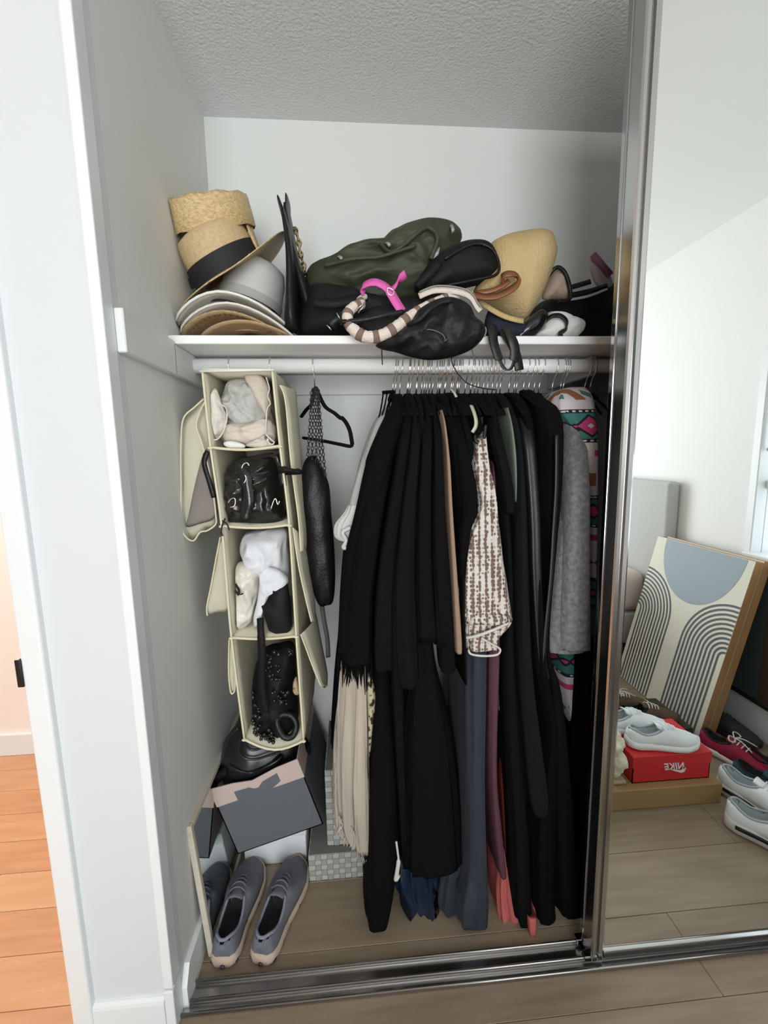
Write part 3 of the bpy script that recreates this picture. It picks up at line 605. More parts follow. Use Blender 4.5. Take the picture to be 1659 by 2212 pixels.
# folded straw visor on top
r = root('straw_visor', 'shiny golden straw visor, folded over the top of the ribboned hat', 'hat', (.07, .46, 2.0), 'hat stack')
T2 = Matrix.Rotation(.36, 4, 'X') @ Matrix.Rotation(-.17, 4, 'Y'); c1 = at(462, 502, y=.45)
def vr(q, z, n=44, wob=0): return [T2 @ Vector((math.cos(2*math.pi*k/n)*.118*q, math.sin(2*math.pi*k/n)*.118*q, z+wob*math.sin(k*2*math.pi/n*11)))+c1 for k in range(n)]
m = MB(); m.loft([vr(.985, -.002, wob=.002), vr(1.0, .0, wob=.002), vr(1.0, .03), vr(.99, .064), vr(.975, .072, wob=.002), vr(.93, .069), vr(.5, .064), vr(.05, .064)], False, True); m.build('brim_band', STRAW, r)
m = MB(); m.strip([at(534, 470, y=.44), at(542, 500, y=.42), at(553, 528, y=.41), at(562, 549, y=.41)], [.02, .035, .03, .008], .004, ref=Vector((.3, 1, 0))); m.build('tail_flap', STRAW, r)
# ---- black leather clutch standing on edge, with chain behind
LEA = mat('black_leather', (.0065, .0065, .0072), .42, bump=.35, bscale=150, spec=.35, wr=(10, .25)); LEAM = mat('matte_black_nylon', (.0065, .0065, .0072), .62, bump=.3, bscale=220, spec=.25)
r = root('folded_tote', 'tall black leather tote folded flat and standing on edge beside the hats', 'bag', at(650, 715, y=.40))
def leaf(pts, y0, wid):
    m = MB(); L = [at(a, b, y=y0) for a, b, _ in pts]; rings = []
    for (a, b, wpx), P in zip(pts, L):
        hw = (at(a+wpx, b, y=y0)-P).x/2; dd = wid*(1 if b > 470 else .5)
        rings.append([P+Vector((math.cos(t)*hw, math.sin(t)*dd, 0)) for t in [2*math.pi*k/14 for k in range(14)]])
    m.loft(rings); return m
leaf([(605, 441, 8), (611, 460, 10), (618, 480, 12), (626, 520, 17), (631, 560, 20), (634, 600, 26), (634, 650, 30), (635, 690, 36), (637, 722, 40)], .40, .085).build('front_panel', LEA, r)
leaf([(622, 436, 7), (622, 455, 8), (624, 475, 12), (630, 520, 16), (638, 560, 18), (648, 600, 24), (660, 640, 30), (672, 680, 38), (682, 722, 44)], .432, .085).build('back_panel', LEA, r)
m = MB(); m.puff(px([(640, 720), (645, 690), (650, 655), (662, 640), (675, 660), (690, 700), (700, 722)], .385), .05, amp=.006, fr=30); m.build('gusset', LEA, r)
LEO = mat('gold_black_speckle', (.42, .30, .14), .5, col2=(.02, .015, .012), vscale=120, vlo=.48, vhi=.56, bump=.8, bscale=150)
m = MB(); m.tube(catmull(px3([(636, 492, .455), (645, 520, .45), (648, 545, .445), (655, 570, .445), (660, 592, .44)]), 5), [.006+.003*math.sin(i*1.3) for i in range(21)], 8)
solo(m, 'speckled_cord', LEO, 'gold and black speckled cord hanging behind the tall folded tote', 'cord')
# ---- green backpack with grey pulls
GRN = mat('olive_green_nylon', (.034, .041, .021), .62, col2=(.048, .056, .029), vscale=9, bump=.25, bscale=180, wr=(9, .9), stretch=(.8, 1, 1.6))
r = root('backpack', 'crumpled olive green backpack with grey strap ends against the back wall', 'backpack', at(820, 700, y=.44))
m = MB(); m.puff(px([(662, 618), (666, 580), (703, 569), (735, 547), (770, 535), (800, 532), (820, 530), (838, 512), (872, 492), (905, 482), (935, 478), (970, 482), (992, 496), (998, 512), (990, 540), (1000, 580), (960, 640), (860, 660), (750, 655), (690, 640)], .44), .17, rings=26, amp=.019, fr=8, seed=4, sharp=1.4, n=8, aniso=(.8, 1, 1.5)); m.build('body', GRN, r)
m = MB(); m.tube(catmull(px3([(822, 528, .36), (850, 545, .335), (900, 505, .33), (925, 492, .34), (945, 515, .335), (930, 560, .33)]), 6), .006, 8); m.tube(catmull(px3([(700, 575, .36), (760, 560, .335), (820, 555, .335), (900, 530, .33)]), 5), .005, 8); m.build('seam_piping', GRN, r)
PULL = mat('grey_webbing', (.36, .37, .36), .8, bump=.3, bscale=300)
for a, b, c, d_ in ((832, 522, 842, 532), (730, 553, 738, 560), (974, 486, 978, 502), (948, 530, 938, 560)):
    m = MB(); m.strip(catmull([at(a, b, y=.385), at((a+c)/2+2, (b+d_)/2, y=.33), at(c, d_, y=.335)], 4), .008, .003, ref=Vector((1, 0, .4))); m.build('strap_end', PULL, r)
# ---- black bag body in the middle, belt, buckles
r = root('black_tote', 'slouched matte black bag with buckled belt under the green backpack', 'bag', at(720, 715, y=.35))
m = MB(); m.puff(px([(648, 722), (655, 650), (668, 618), (720, 618), (790, 640), (860, 650), (960, 660), (1010, 690), (1010, 728), (900, 735), (760, 728)], .37), .15, rings=12, amp=.010, fr=14, seed=9, sharp=.6); m.build('body', LEAM, r)
m = MB(); m.strip(catmull(px3([(676, 652, .285), (720, 655, .278), (760, 648, .28), (790, 640, .29)]), 5), .024, .004, ref=Vector((0, .1, 1))); m.build('belt', LEAM, r)
m = MB(); m.strip(catmull(px3([(716, 706, .266), (728, 690, .262), (738, 676, .266)]), 5), .026, .005, ref=Vector((1, 0, .5)))
m.build('buckle_tab', LEA, r)
m = MB(); m.tube(px3([(706, 702, .258), (716, 712, .258)]), .0017, 6); m.tube(px3([(727, 676, .258), (735, 690, .258)]), .0017, 6); m.build('buckle', WIRE, r)
# ---- black nylon pouch over the backpack
r = root('nylon_pouch', 'smooth black nylon pouch bag lying over the backpack, next to the straw bag', 'bag', at(1000, 640, y=.33))
m = MB(); m.puff(px([(896, 628), (905, 600), (935, 560), (970, 535), (1005, 522), (1040, 520), (1062, 530), (1076, 555), (1086, 585), (1080, 600), (1050, 610), (1000, 622), (950, 632), (918, 640)], .335), .105, rings=12, amp=.005, fr=10, seed=2); m.build('body', LEAM, r)
m = MB(); m.tube(catmull(px3([(905, 632, .285), (960, 618, .275), (1020, 606, .275), (1070, 594, .282), (1078, 570, .285), (1060, 536, .29), (1020, 528, .29), (960, 560, .285)]), 6), .004, 6); m.build('seam', LEA, r)
m = MB(); m.strip(catmull(px3([(900, 620, .285), (925, 595, .272), (950, 565, .275)]), 5), .022, .003, ref=Vector((1, 0, -.3))); m.build('strap', LEAM, r)
# ---- pink strap
PNK = mat('hot_pink_webbing', (.72, .11, .42), .55, bump=.3, bscale=250)
r = root('pink_strap', 'hot pink webbing strap looped over the black bags', 'strap', at(830, 640, y=.27))
m = MB(); m.strip(catmull(px3([(787, 634, .255), (782, 621, .245), (795, 612, .235), (812, 610, .23), (830, 618, .228), (842, 630, .226), (855, 652, .222), (868, 672, .22)]), 6), [.020]*30+[.024]*13, .0025, ref=Vector((.35, .3, 1))); m.build('long_end', PNK, r)
m = MB(); m.strip(catmull(px3([(846, 626, .235), (856, 612, .24), (865, 602, .245), (876, 592, .25)]), 5), .020, .0025, ref=Vector((.8, .2, 1))); m.build('short_end', PNK, r)
m = MB(); m.tube(catmull(px3([(838, 622, .222), (850, 628, .222), (848, 638, .222), (838, 634, .222)]), 4, True), .0018, 6, closed=True); m.build('ring', WIRE, r)
# ---- knotted rope handle, brown and cream
r = root('rope_handle_bag', 'black handbag with chunky cream and brown wrapped rope handle', 'bag', at(850, 735, y=.23))
hp = catmull(px3([(790, 640, .275), (778, 648, .26), (781, 658, .25), (766, 662, .235), (752, 676, .225), (752, 694, .22), (764, 712, .215), (785, 726, .212), (810, 728, .212), (835, 720, .212), (858, 705, .215), (880, 688, .22), (900, 675, .23), (920, 663, .235), (945, 651, .245), (965, 643, .255), (990, 640, .265)]), 6)
ROPEC = mat('cream_rope_wrap', (.72, .62, .55), .9, bump=.8, bscale=160); ROPEB = mat('taupe_rope_wrap', (.22, .14, .115), .9, bump=.8, bscale=160)
rad = [(.0062+.0085*math.sin(min(1, i/len(hp))*math.pi)**.6)*(1+.05*math.sin(i*2.1)) for i in range(len(hp))]
m = MB(); m.tube(hp, rad, 12); m.build('rope_core', ROPEC, r)
i = 7
while i < len(hp)-5:
    m = MB(); m.tube(hp[i:i+4], [q*1.06 for q in rad[i:i+4]], 12); m.build('brown_wrap', ROPEB, r); i += 8
zpath = catmull(px3([(905, 640, .255), (935, 628, .25), (965, 627, .25), (1000, 633, .25), (1020, 645, .25), (1030, 662, .25), (1038, 672, .25)]), 6)
m = MB(); m.strip(zpath, .016, .004, ref=Vector((.2, .2, 1))); m.build('woven_rim', ROPEC, r)
m = MB(); m.tube([p+Vector((0, -.004, .009)) for p in zpath], .0018, 6); m.build('zip', mat('dull_zip', (.30, .29, .28), .5, .5), r)
m = MB(); m.puff(px([(770, 690), (800, 665), (850, 655), (910, 650), (950, 660), (940, 690), (880, 720), (800, 722)], .262), .03, amp=.004, fr=30); m.build('body', LEAM, r)
m = MB(); m.tube(catmull(px3([(735, 696, .215), (780, 692, .205), (830, 682, .205), (870, 674, .215)]), 5), .0065, 8); m.build('shoulder_strap', LEA, r)
m = MB(); m.tube(px3([(774, 676, .213), (790, 655, .213)]), .0015, 6); m.tube(px3([(772, 668, .22), (790, 652, .222)]), .0022, 6); m.build('clip', WIRE, r)
# ---- crescent black bag hanging over the shelf edge
CRE = mat('black_parachute_nylon', (.0075, .0075, .0095), .52, bump=.25, bscale=120, spec=.3, wr=(14, .7))
r = root('crescent_bag', 'black nylon crescent bag drooping over the shelf front edge', 'bag', at(940, 735, y=.22))
m = MB(); m.puff(px([(812, 745), (840, 730), (880, 700), (900, 672), (930, 652), (960, 642), (990, 645), (1015, 660), (1028, 685), (1042, 697), (1050, 712), (1040, 735), (1015, 757), (975, 772), (930, 778), (890, 772), (850, 760), (825, 755)], .225), .085, rings=24, amp=.012, fr=13, seed=12, sharp=1.4, n=8); m.build('body', CRE, r)
m = MB(); m.tube(catmull(px3([(908, 715, .176), (930, 712, .172), (955, 722, .172), (962, 735, .174)]), 5), .0018, 6); m.tube(px3([(958, 738, .172), (968, 732, .172)]), .0022, 6); m.build('zip', mat('dark_zip', (.09, .09, .09), .4, .5), r)
m = MB(); m.tube(catmull(px3([(882, 702, .20), (905, 692, .182), (925, 672, .178), (950, 655, .182), (975, 650, .185)]), 5), .006, 8); m.build('shoulder_strap', CRE, r)
m = MB(); m.tube(catmull(px3([(1040, 698, .215), (1050, 712, .212), (1046, 728, .212)]), 4), .002, 6); m.build('edge_piping', mat('grey_piping', (.18, .18, .19), .6), r)
# ---- straw bag with leather handles
SBG = mat('straw_bag_weave', (.52, .37, .17), .75, col2=(.58, .43, .215), vscale=14, bump=.8, bscale=200, stretch=(1, 1, .45)); BRLE = mat('tan_brown_leather', (.21, .075, .026), .38, bump=.2, bscale=120)
r = root('straw_bag', 'large tan straw bag with brown leather handles, folded over on the shelf', 'bag', at(1110, 690, y=.36))
m = MB(); m.puff(px([(1020, 640), (1040, 590), (1058, 530), (1085, 512), (1125, 503), (1165, 499), (1187, 507), (1196, 530), (1198, 552), (1188, 590), (1168, 640), (1150, 672), (1128, 697), (1105, 690), (1075, 672), (1040, 655)], .36), .17, rings=14, amp=.006, fr=7, seed=5, n=5); m.build('body', SBG, r)
m = MB(); m.strip(catmull(px3([(1034, 650, .285), (1060, 668, .272), (1090, 684, .268), (1118, 692, .27), (1130, 694, .275)]), 6), .012, .006, ref=Vector((0, 0, 1))); m.build('rim', SBG, r)
m = MB(); m.strip(catmull(px3([(1022, 636, .262), (1045, 641, .25), (1070, 640, .245), (1095, 630, .24), (1112, 618, .24), (1118, 604, .243), (1110, 593, .25), (1095, 592, .255), (1085, 600, .26), (1090, 612, .268)]), 6), .026, .0035, ref=Vector((.15, .7, .8))); m.build('handle', BRLE, r)
m = MB(); m.strip(catmull(px3([(1030, 632, .268), (1060, 628, .262), (1085, 618, .258), (1100, 606, .258)]), 5), .013, .003, ref=Vector((.2, .3, 1))); m.build('second_handle', BRLE, r)
m = MB(); m.tube(catmull(px3([(1013, 632, .258), (1020, 640, .256), (1026, 638, .258), (1020, 630, .26)]), 4, True), .0014, 6, closed=True); m.build('ring', mat('brass', (.65, .45, .18), .25, 1.0), r)
# ---- right-hand jumble
m = MB(); m.puff(px([(1046, 700), (1060, 668), (1100, 690), (1140, 700), (1150, 728), (1090, 735), (1050, 728)], .31), .06, amp=.006, fr=18, seed=3)
solo(m, 'navy_cloth', mat('dark_navy_cloth', (.006, .010, .024), .8, bump=.3, bscale=200), 'dark navy folded cloth beneath the straw bag', 'cloth')
r = root('pleated_purse', 'beige pleated purse with dark edge beside the straw bag', 'purse', at(1200, 660, y=.42))
m = MB(); m.puff(px([(1172, 640), (1180, 612), (1194, 588), (1206, 580), (1218, 590), (1228, 620), (1229, 640), (1220, 648), (1195, 645), (1180, 648)], .40), .07, amp=.003, fr=40, seed=6); m.build('body', mat('beige_pleats', (.44, .33, .25), .8, col2=(.37, .27, .205), vscale=26, stretch=(1, 1, .2), bump=.5, bscale=120), r)
m = MB(); m.tube(catmull(px3([(1184, 598, .37), (1196, 582, .362), (1208, 578, .36), (1222, 592, .36), (1231, 622, .36), (1230, 646, .362), (1205, 651, .362)]), 6), .0055, 8); m.build('dark_edge', LEA, r)
m = MB(); m.puff(px([(1130, 735), (1140, 690), (1165, 655), (1200, 645), (1240, 640), (1320, 615), (1345, 640), (1345, 735)], .52), .16, amp=.006, fr=10, seed=8)
solo(m, 'black_duffel', LEAM, 'large black duffel bag at the back of the shelf near the mirror door', 'bag')
r = root('strap_bundle', 'bundle of stiff black straps with clear edge near the mirror door', 'strap', at(1265, 650, y=.40))
for a in (((1228, 622, .40), (1250, 616, .395), (1276, 608, .39)), ((1230, 638, .40), (1270, 630, .395), (1312, 617, .385))):
    m = MB(); m.strip(catmull(px3(a), 5), .014, .003, ref=Vector((0, .2, 1))); m.build('strap', LEA, r)
m = MB(); m.strip(catmull(px3([(1225, 648, .40), (1270, 640, .393), (1312, 624, .383)]), 5), .007, .002, ref=Vector((0, .2, 1))); m.build('clear_edge', mat('frosted_plastic', (.45, .44, .43), .3), r)
r = root('cosmetic_tube', 'dusty purple tube in frosted wrap poking up near the mirror door', 'tube', at(1300, 600, y=.42))
m = MB(); m.tube(px3([(1280, 550, .42), (1318, 595, .42)]), .0105, 12); m.build('tube_body', mat('dusty_purple', (.22, .085, .17), .5), r)
m = MB(); m.puff(px([(1272, 560), (1300, 575), (1320, 600), (1322, 618), (1296, 622), (1280, 600)], .435), .03, amp=.003, fr=30); m.build('wrap', mat('frosted_grey_wrap', (.40, .37, .39), .35), r)
r = root('white_canvas_bag', 'crumpled white cloth bag with black letter strap near the shelf edge', 'bag', at(1210, 725, y=.34))
m = MB(); m.puff(px([(1150, 728), (1170, 705), (1182, 676), (1205, 674), (1232, 684), (1258, 692), (1264, 706), (1255, 720), (1235, 732), (1180, 735)], .34), .07, amp=.008, fr=22, seed=14, sharp=1.0); m.build('body', mat('white_cotton', (.70, .70, .67), .85, bump=.2, bscale=200, wr=(16, .8)), r)
m = MB(); m.strip(catmull(px3([(1172, 700, .30), (1190, 684, .295), (1210, 682, .293), (1224, 694, .293), (1222, 710, .295), (1208, 722, .298), (1215, 728, .30)]), 6), .014, .003, ref=Vector((.5, .5, 1))); m.build('strap', LEA, r)
m = MB(); m.puff(px([(1112, 735), (1125, 705), (1150, 680), (1172, 668), (1184, 680), (1175, 705), (1150, 728)], .30), .045, amp=.004, fr=24, seed=4)
solo(m, 'patent_pouch', mat('patent_black', (.008, .008, .009), .18, bump=.15, bscale=60), 'small glossy black pouch between the straw bag and the white cloth bag', 'pouch')
# ---- straps and strings hanging over the shelf edge
r = root('hanging_strap', 'wide dark leather strap looped down over the shelf edge in front of the pole', 'strap', at(1095, 730, y=.24))
DLE = mat('dark_grey_leather', (.022, .021, .019), .45, bump=.25, bscale=140)
m = MB(); m.strip(catmull(px3([(1062, 700, .285), (1064, 720, .255), (1068, 745, .24), (1078, 775, .235), (1090, 796, .232), (1102, 797, .228), (1110, 782, .224), (1112, 755, .222), (1105, 730, .225), (1095, 712, .25)]), 6), .028, .004, ref=[Vector((1, .5, .1))]*19+[Vector((.6, 1, .2))]*18+[Vector((1, .3, 0))]*18); m.build('loop', DLE, r)
m = MB(); m.strip(catmull(px3([(1085, 715, .275), (1100, 735, .255), (1115, 765, .25), (1122, 800, .25)]), 6), .026, .004, ref=Vector((1, .3, .1))); m.build('loose_end', DLE, r)
m = MB(); m.tube(catmull(px3([(824, 748, .268), (825, 765, .262), (826, 788, .262)]), 4), .0014, 6)
solo(m, 'black_string', DARKIN, 'short dark string dangling from the shelf edge left of the crescent bag', 'string')
m = MB(); m.tube(catmull(px3([(975, 772, .25), (978, 788, .245), (990, 808, .24), (1010, 828, .24), (1040, 838, .245), (1070, 842, .26)]), 5), .0016, 6)
solo(m, 'dangling_wire', DARKIN, 'thin black strap cord curving down from the crescent bag to the hangers', 'cord')
m = MB(); m.tube(catmull(px3([(1018, 745, .262), (1020, 758, .258), (1026, 775, .258)]), 4), .0016, 6)
solo(m, 'grey_string', mat('grey_string_cotton', (.12, .12, .12), .9), 'short grey string hanging right below the crescent bag', 'string')
CLAMP[0] = None
# ------------------------------------------------------------------ hanging organizer
ORG = mat('cream_nonwoven_fabric', (.57, .525, .40), .95, bump=.35, bscale=260, col2=(.61, .565, .44), vscale=5); PIP = mat('pale_piping', (.70, .64, .46), .85, bump=.2, bscale=200)
r = root('hanging_organizer', 'cream fabric hanging shelf organizer with side pockets, on the closet pole', 'organizer', (.17, .40, 1.56))
LF = [(437, 800), (455, 968), (479, 1137), (500, 1378), (528, 1597)]; RF = [(588, 800), (605, 965), (625, 1135), (640, 1375), (656, 1600)]
RB = [(640, 868), (648, 1020), (655, 1180), (676, 1320), (668, 1560)]
YF, YBK = .25, .585
def grid(A, B, nu=8, nv=10, bulge=0.0, dirn=Vector((1, 0, 0)), th=.0022, wr=.002, seed=0):
    """cloth panel between two edge polylines A and B, slightly bowed"""
    A = catmull(A, nv); B = catmull(B, nv); rows = []
    for a, b in zip(A, B):
        rows.append([a.lerp(b, k/nu)+dirn*(bulge*math.sin(math.pi*k/nu)+wr*noise.noise(a.lerp(b, k/nu)*14+Vector((seed, 0, 0)))) for k in range(nu+1)])
    m = MB(); nn = dirn.normalized()*th
    m.loft([[*q, *[p+nn for p in q[::-1]]] for q in rows]); return m
lf = [at(a, b, y=YF) for a, b in LF]; rf = [at(a, b, y=YF) for a, b in RF]
lb = [Vector((p.x+.004, YBK, p.z+.0)) for p in lf]; rbk = [Vector((p.x+.002, YBK, p.z)) for p in rf]
grid(lf, lb, seed=1).build('side_panel', ORG, r); grid(rf, rbk, seed=2, bulge=.004).build('side_panel', ORG, r)
grid([p+Vector((0, 0, 0)) for p in lb], rbk, dirn=Vector((0, 1, 0)), seed=3).build('back_panel', ORG, r)
for k in range(5):
    m = MB(); rows = []; sag = (.0, .008, .007, .006, .030)[k]
    for i in range(9):
        t = i/8; a = lf[k].lerp(rf[k], t); b = lb[k].lerp(rbk[k], t); s_ = -sag*math.sin(math.pi*t)
        rows.append((a+Vector((0, 0, s_)), b+Vector((0, 0, s_*.6))))
    dz = Vector((0, 0, .004)); m.loft([[a, b, b+dz, a+dz] for a, b in rows]); sh = m.build('shelf_panel', ORG, r)
    m = MB(); m.tube([a+Vector((0, -.002, .002)) for a, b in rows], .0036 if k else .0022, 8); m.build('piping', PIP, sh)
for E_ in (lf, rf):
    m = MB(); m.tube(catmull(E_, 6), .0032, 8); m.build('edge_binding', PIP, r)
m = MB(); m.tube([rf[0], rbk[0]], .003, 8); m.tube(catmull(rbk, 5), .003, 8); m.build('edge_binding', PIP, r)
m = MB()
for k in (1, 2, 3, 4):
    for P in (lf[k], rf[k]): m.blob(P+Vector((0, -.003, 0)), (.007, .004, .004), 2)
m.build('corner_bartacks', PIP, r)
for a in (498, 585):
    hx = at(a, 790, y=.40).x; zc = 1.5935
    m = MB(); path = [Vector((hx, .40+.0228*math.cos(t), zc+.0228*math.sin(t))) for t in [math.radians(q) for q in range(-60, 215, 15)]]+[Vector((hx, .378, zc-.02)), Vector((hx, .385, 1.555))]
    m.tube(path, .0016, 8); m.build('metal_hook', WIRE, r)
m = MB(); m.tube([at(432, 802, y=.247), at(592, 799, y=.247)], .0028, 8); m.build('front_rod', mat('white_rod', (.82, .82, .80), .4), r)
# side pockets: piped flaps standing off the panels
def flap(pts, edge, y0, y1, bul, nm='side_pocket', th=.05):
    m = MB(); m.puff([at(a, b, y=y0) for a, b in pts], th, rings=6, amp=.003, fr=14, seed=len(pts)+bul); o = m.build(nm, ORG, r)
    m = MB(); m.tube(catmull([at(a, b, y=y1) for a, b in edge], 6), .0024, 6); m.build('pocket_piping', PIP, o)
flap([(444, 862), (420, 880), (397, 905), (390, 960), (391, 1060), (391, 1130), (403, 1158), (418, 1167), (445, 1145), (466, 1135), (468, 1060), (455, 960)], [(446, 862), (432, 890), (424, 920), (434, 950), (448, 1000), (460, 1060), (466, 1110), (466, 1132), (448, 1146), (432, 1150), (418, 1168), (400, 1158), (392, 1130), (391, 1040), (391, 960), (396, 905), (420, 880), (440, 862)], .30, .268, 1, th=.03)
flap([(477, 1160), (470, 1200), (456, 1270), (447, 1325), (470, 1324), (494, 1316), (494, 1260), (488, 1180)], [(476, 1160), (468, 1200), (456, 1265), (447, 1310), (448, 1330)], .30, .29, 2, th=.03)
flap([(494, 1380), (494, 1450), (497, 1490), (503, 1497), (508, 1480), (506, 1400)], [(495, 1382), (494, 1450), (498, 1493), (504, 1497), (508, 1480), (506, 1410)], .28, .27, 3, th=.015)
m = MB()
for P, Q in (([(600, 832), (612, 870), (624, 1000), (640, 1120), (645, 1190)], [(634, 850), (645, 1000), (650, 1100), (655, 1185), (647, 1190)]),
             ([(628, 1140), (640, 1220), (655, 1290), (668, 1342)], [(655, 1185), (663, 1240), (672, 1300), (669, 1343)]),
             ([(645, 1370), (660, 1410), (675, 1450), (688, 1480)], [(676, 1320), (692, 1400), (702, 1455), (697, 1485)])):
    a = [at(u, v, y=.27)+Vector((.006, 0, 0)) for u, v in P]; b = [at(u, v, y=.44)+Vector((.006, 0, 0)) for u, v in Q]
    o = grid(a, b, nu=6, bulge=.012, seed=5).build('side_pocket', ORG, r)
    m = MB(); m.tube(catmull(a, 6), .0024, 6); m.tube(catmull(b, 6), .0022, 6); m.tube([a[-1], b[-1]], .0022, 6); m.build('pocket_piping', PIP, o)
# purse in the left pocket
TAU = mat('taupe_suede', (.20, .17, .155), .8, col2=(.235, .20, .185), vscale=8, bump=.2, bscale=200)
r2 = root('taupe_purse', 'flat taupe suede purse in the gaping side pocket of the organizer', 'purse', at(435, 1130, y=.33))
m = MB(); m.puff(px([(441, 975), (430, 1010), (418, 1060), (408, 1110), (402, 1138), (430, 1132), (464, 1118), (466, 1075), (458, 1010), (450, 975)], .275), .02, amp=.002, fr=12); m.build('body', TAU, r2)
m = MB(); m.strip(catmull(px3([(448, 975, .263), (441, 1000, .262), (452, 1040, .262), (462, 1075, .262)]), 5), .012, .003, ref=Vector((1, 0, .2))); m.build('strap', LEA, r2)
# ---- contents
def edge_x(E_, z):
    for a, b in zip(E_, E_[1:]):
        if z >= b.z or b is E_[-1]: return lerp(a.x, b.x, max(0, min(1, (z-a.z)/(b.z-a.z))))
def in_org(p):
    if p.y > YF+.004: p.x = min(max(p.x, edge_x(lf, p.z)+.007), edge_x(rf, p.z)-.007); p.y = min(p.y, YBK-.006)
CLAMP[0] = in_org
BEI = mat('beige_jersey', (.60, .52, .44), .9, col2=(.66, .585, .50), vscale=9, bump=.3, bscale=240, wr=(18, .9)); GRJ = mat('pale_grey_cotton', (.50, .49, .465), .9, col2=(.56, .55, .52), vscale=9, bump=.3, bscale=240, wr=(18, .9)); OFFW = mat('ivory_cotton', (.72, .67, .60), .9, bump=.3, bscale=240, wr=(20, .9))
r2 = root('rolled_beige_clothes', 'beige and pale grey clothes rolled into the top organizer compartment', 'clothes', at(530, 965, y=.33))
m = MB(); m.puff(px([(470, 960), (470, 900), (485, 850), (500, 822), (540, 818), (575, 830), (592, 880), (600, 950), (560, 965)], .38), .18, rings=14, amp=.012, fr=24, seed=21, sharp=1.7, n=6); m.build('grey_roll', GRJ, r2)
m = MB(); m.puff(px([(528, 812), (545, 808), (565, 812), (580, 835), (585, 870), (580, 905), (570, 895), (556, 870), (540, 840)], .31), .05, rings=8, amp=.006, fr=30, seed=22, sharp=.8); m.build('beige_fold', BEI, r2)
m = MB(); m.puff(px([(480, 935), (486, 918), (510, 914), (545, 912), (575, 902), (592, 915), (596, 940), (585, 958), (540, 962), (490, 955)], .30), .07, rings=8, amp=.008, fr=24, seed=23, sharp=1.0, aniso=(.5, 1, 1.6)); m.build('beige_roll', BEI, r2)
m = MB(); m.puff(px([(452, 860), (464, 838), (474, 855), (484, 885), (492, 905), (484, 930), (470, 948), (454, 945), (450, 920), (456, 890)], .285), .05, rings=8, amp=.006, fr=26, seed=24, sharp=.8); m.build('ivory_sleeve', OFFW, r2)
m = MB(); m.tube(catmull(px3([(480, 875, .262), (490, 885, .258), (488, 915, .258), (478, 940, .258), (466, 950, .258), (453, 945, .258), (450, 930, .26), (462, 905, .26), (474, 895, .26), (479, 905, .26)]), 6), .0018, 6); m.build('drawcord', OFFW, r2)
m = MB(); m.puff(px([(482, 958), (495, 952), (515, 955), (530, 962), (525, 968), (495, 968)], .268), .025, amp=.002, fr=30); m.build('white_hem', mat('white_hem_cotton', (.80, .79, .76), .9), r2)
m = MB(); m.puff(px([(530, 962), (555, 948), (572, 938), (578, 952), (595, 965), (560, 968)], .27), .03, amp=.003, fr=30); m.build('beige_hem', BEI, r2)
m = MB(); m.tube(catmull(px3([(574, 938, .256), (586, 950, .252), (592, 955, .252), (588, 960, .252), (580, 956, .252), (578, 948, .252), (574, 962, .254)]), 6), .002, 6); m.tube(catmull(px3([(575, 815, .285), (582, 840, .275), (578, 855, .275), (584, 872, .272), (577, 885, .272), (574, 935, .268)]), 6), .0018, 6); m.build('drawcord', OFFW, r2)
GLB = mat('glossy_black_leather', (.010, .009, .009), .24, bump=.4, bscale=45, spec=.6, wr=(12, .8))
r2 = root('buckled_leather_bag', 'shiny black leather bag with silver buckles in the second organizer compartment', 'bag', at(548, 1135, y=.33))
m = MB(); m.puff(px([(483, 1133), (482, 1090), (486, 1040), (495, 1005), (515, 990), (545, 985), (580, 978), (600, 985), (610, 1020), (612, 1080), (612, 1132), (540, 1137)], .36), .20, rings=26, amp=.012, fr=18, seed=31, sharp=1.4, n=8); m.build('body', GLB, r2)
m = MB(); m.strip(catmull(px3([(515, 1000, .27), (530, 1030, .255), (535, 1080, .255), (530, 1125, .258)]), 5), .030, .004, ref=Vector((1, 0, .1))); m.strip(catmull(px3([(570, 990, .275), (595, 985, .262), (607, 1010, .255), (612, 1050, .255)]), 5), .018, .004, ref=Vector((1, 0, .2))); m.build('strap', GLB, r2)
for pts in ([(522, 1012), (526, 1003), (534, 1000), (538, 1006)], [(493, 1086), (500, 1077), (508, 1078), (507, 1092), (497, 1096)], [(585, 1100), (592, 1080), (596, 1078), (600, 1090), (604, 1082)], [(529, 1026), (532, 1034), (527, 1044)]):
    m = MB(); m.tube(catmull(px(pts, .248), 4), .0018, 6); m.build('buckle', WIRE, r2)
m = MB(); m.tube(catmull(px3([(605, 1015, .248), (622, 1015, .235), (640, 1018, .245), (650, 1020, .26)]), 5), [.009]*5+[.005]*5+[.008]*6, 8); m.build('strap_end', LEAM, r2)
m = MB(); m.tube(catmull(px3([(486, 1120, .252), (480, 1135, .243), (478, 1150, .242), (481, 1158, .242)]), 4), .002, 6); m.tube(catmull(px3([(480, 1125, .25), (490, 1132, .242), (495, 1145, .242)]), 4), .0018, 6); m.build('loose_lace', LEA, r2)
WHC = mat('bluish_white_shirt', (.72, .73, .78), .85, bump=.2, bscale=200, wr=(13, .9)); PEAR = mat('ivory_satin', (.70, .66, .58), .35, bump=.1, bscale=60, wr=(14, .8))
r2 = root('white_shirt', 'white shirt bundled at the top of the third organizer compartment', 'shirt', at(580, 1250, y=.33))
m = MB(); m.puff(px([(520, 1180), (530, 1152), (560, 1145), (615, 1142), (622, 1180), (624, 1255), (600, 1262), (575, 1252), (545, 1230), (527, 1205)], .36), .16, rings=24, amp=.010, fr=17, seed=41, sharp=1.6, n=8); m.build('body', WHC, r2)
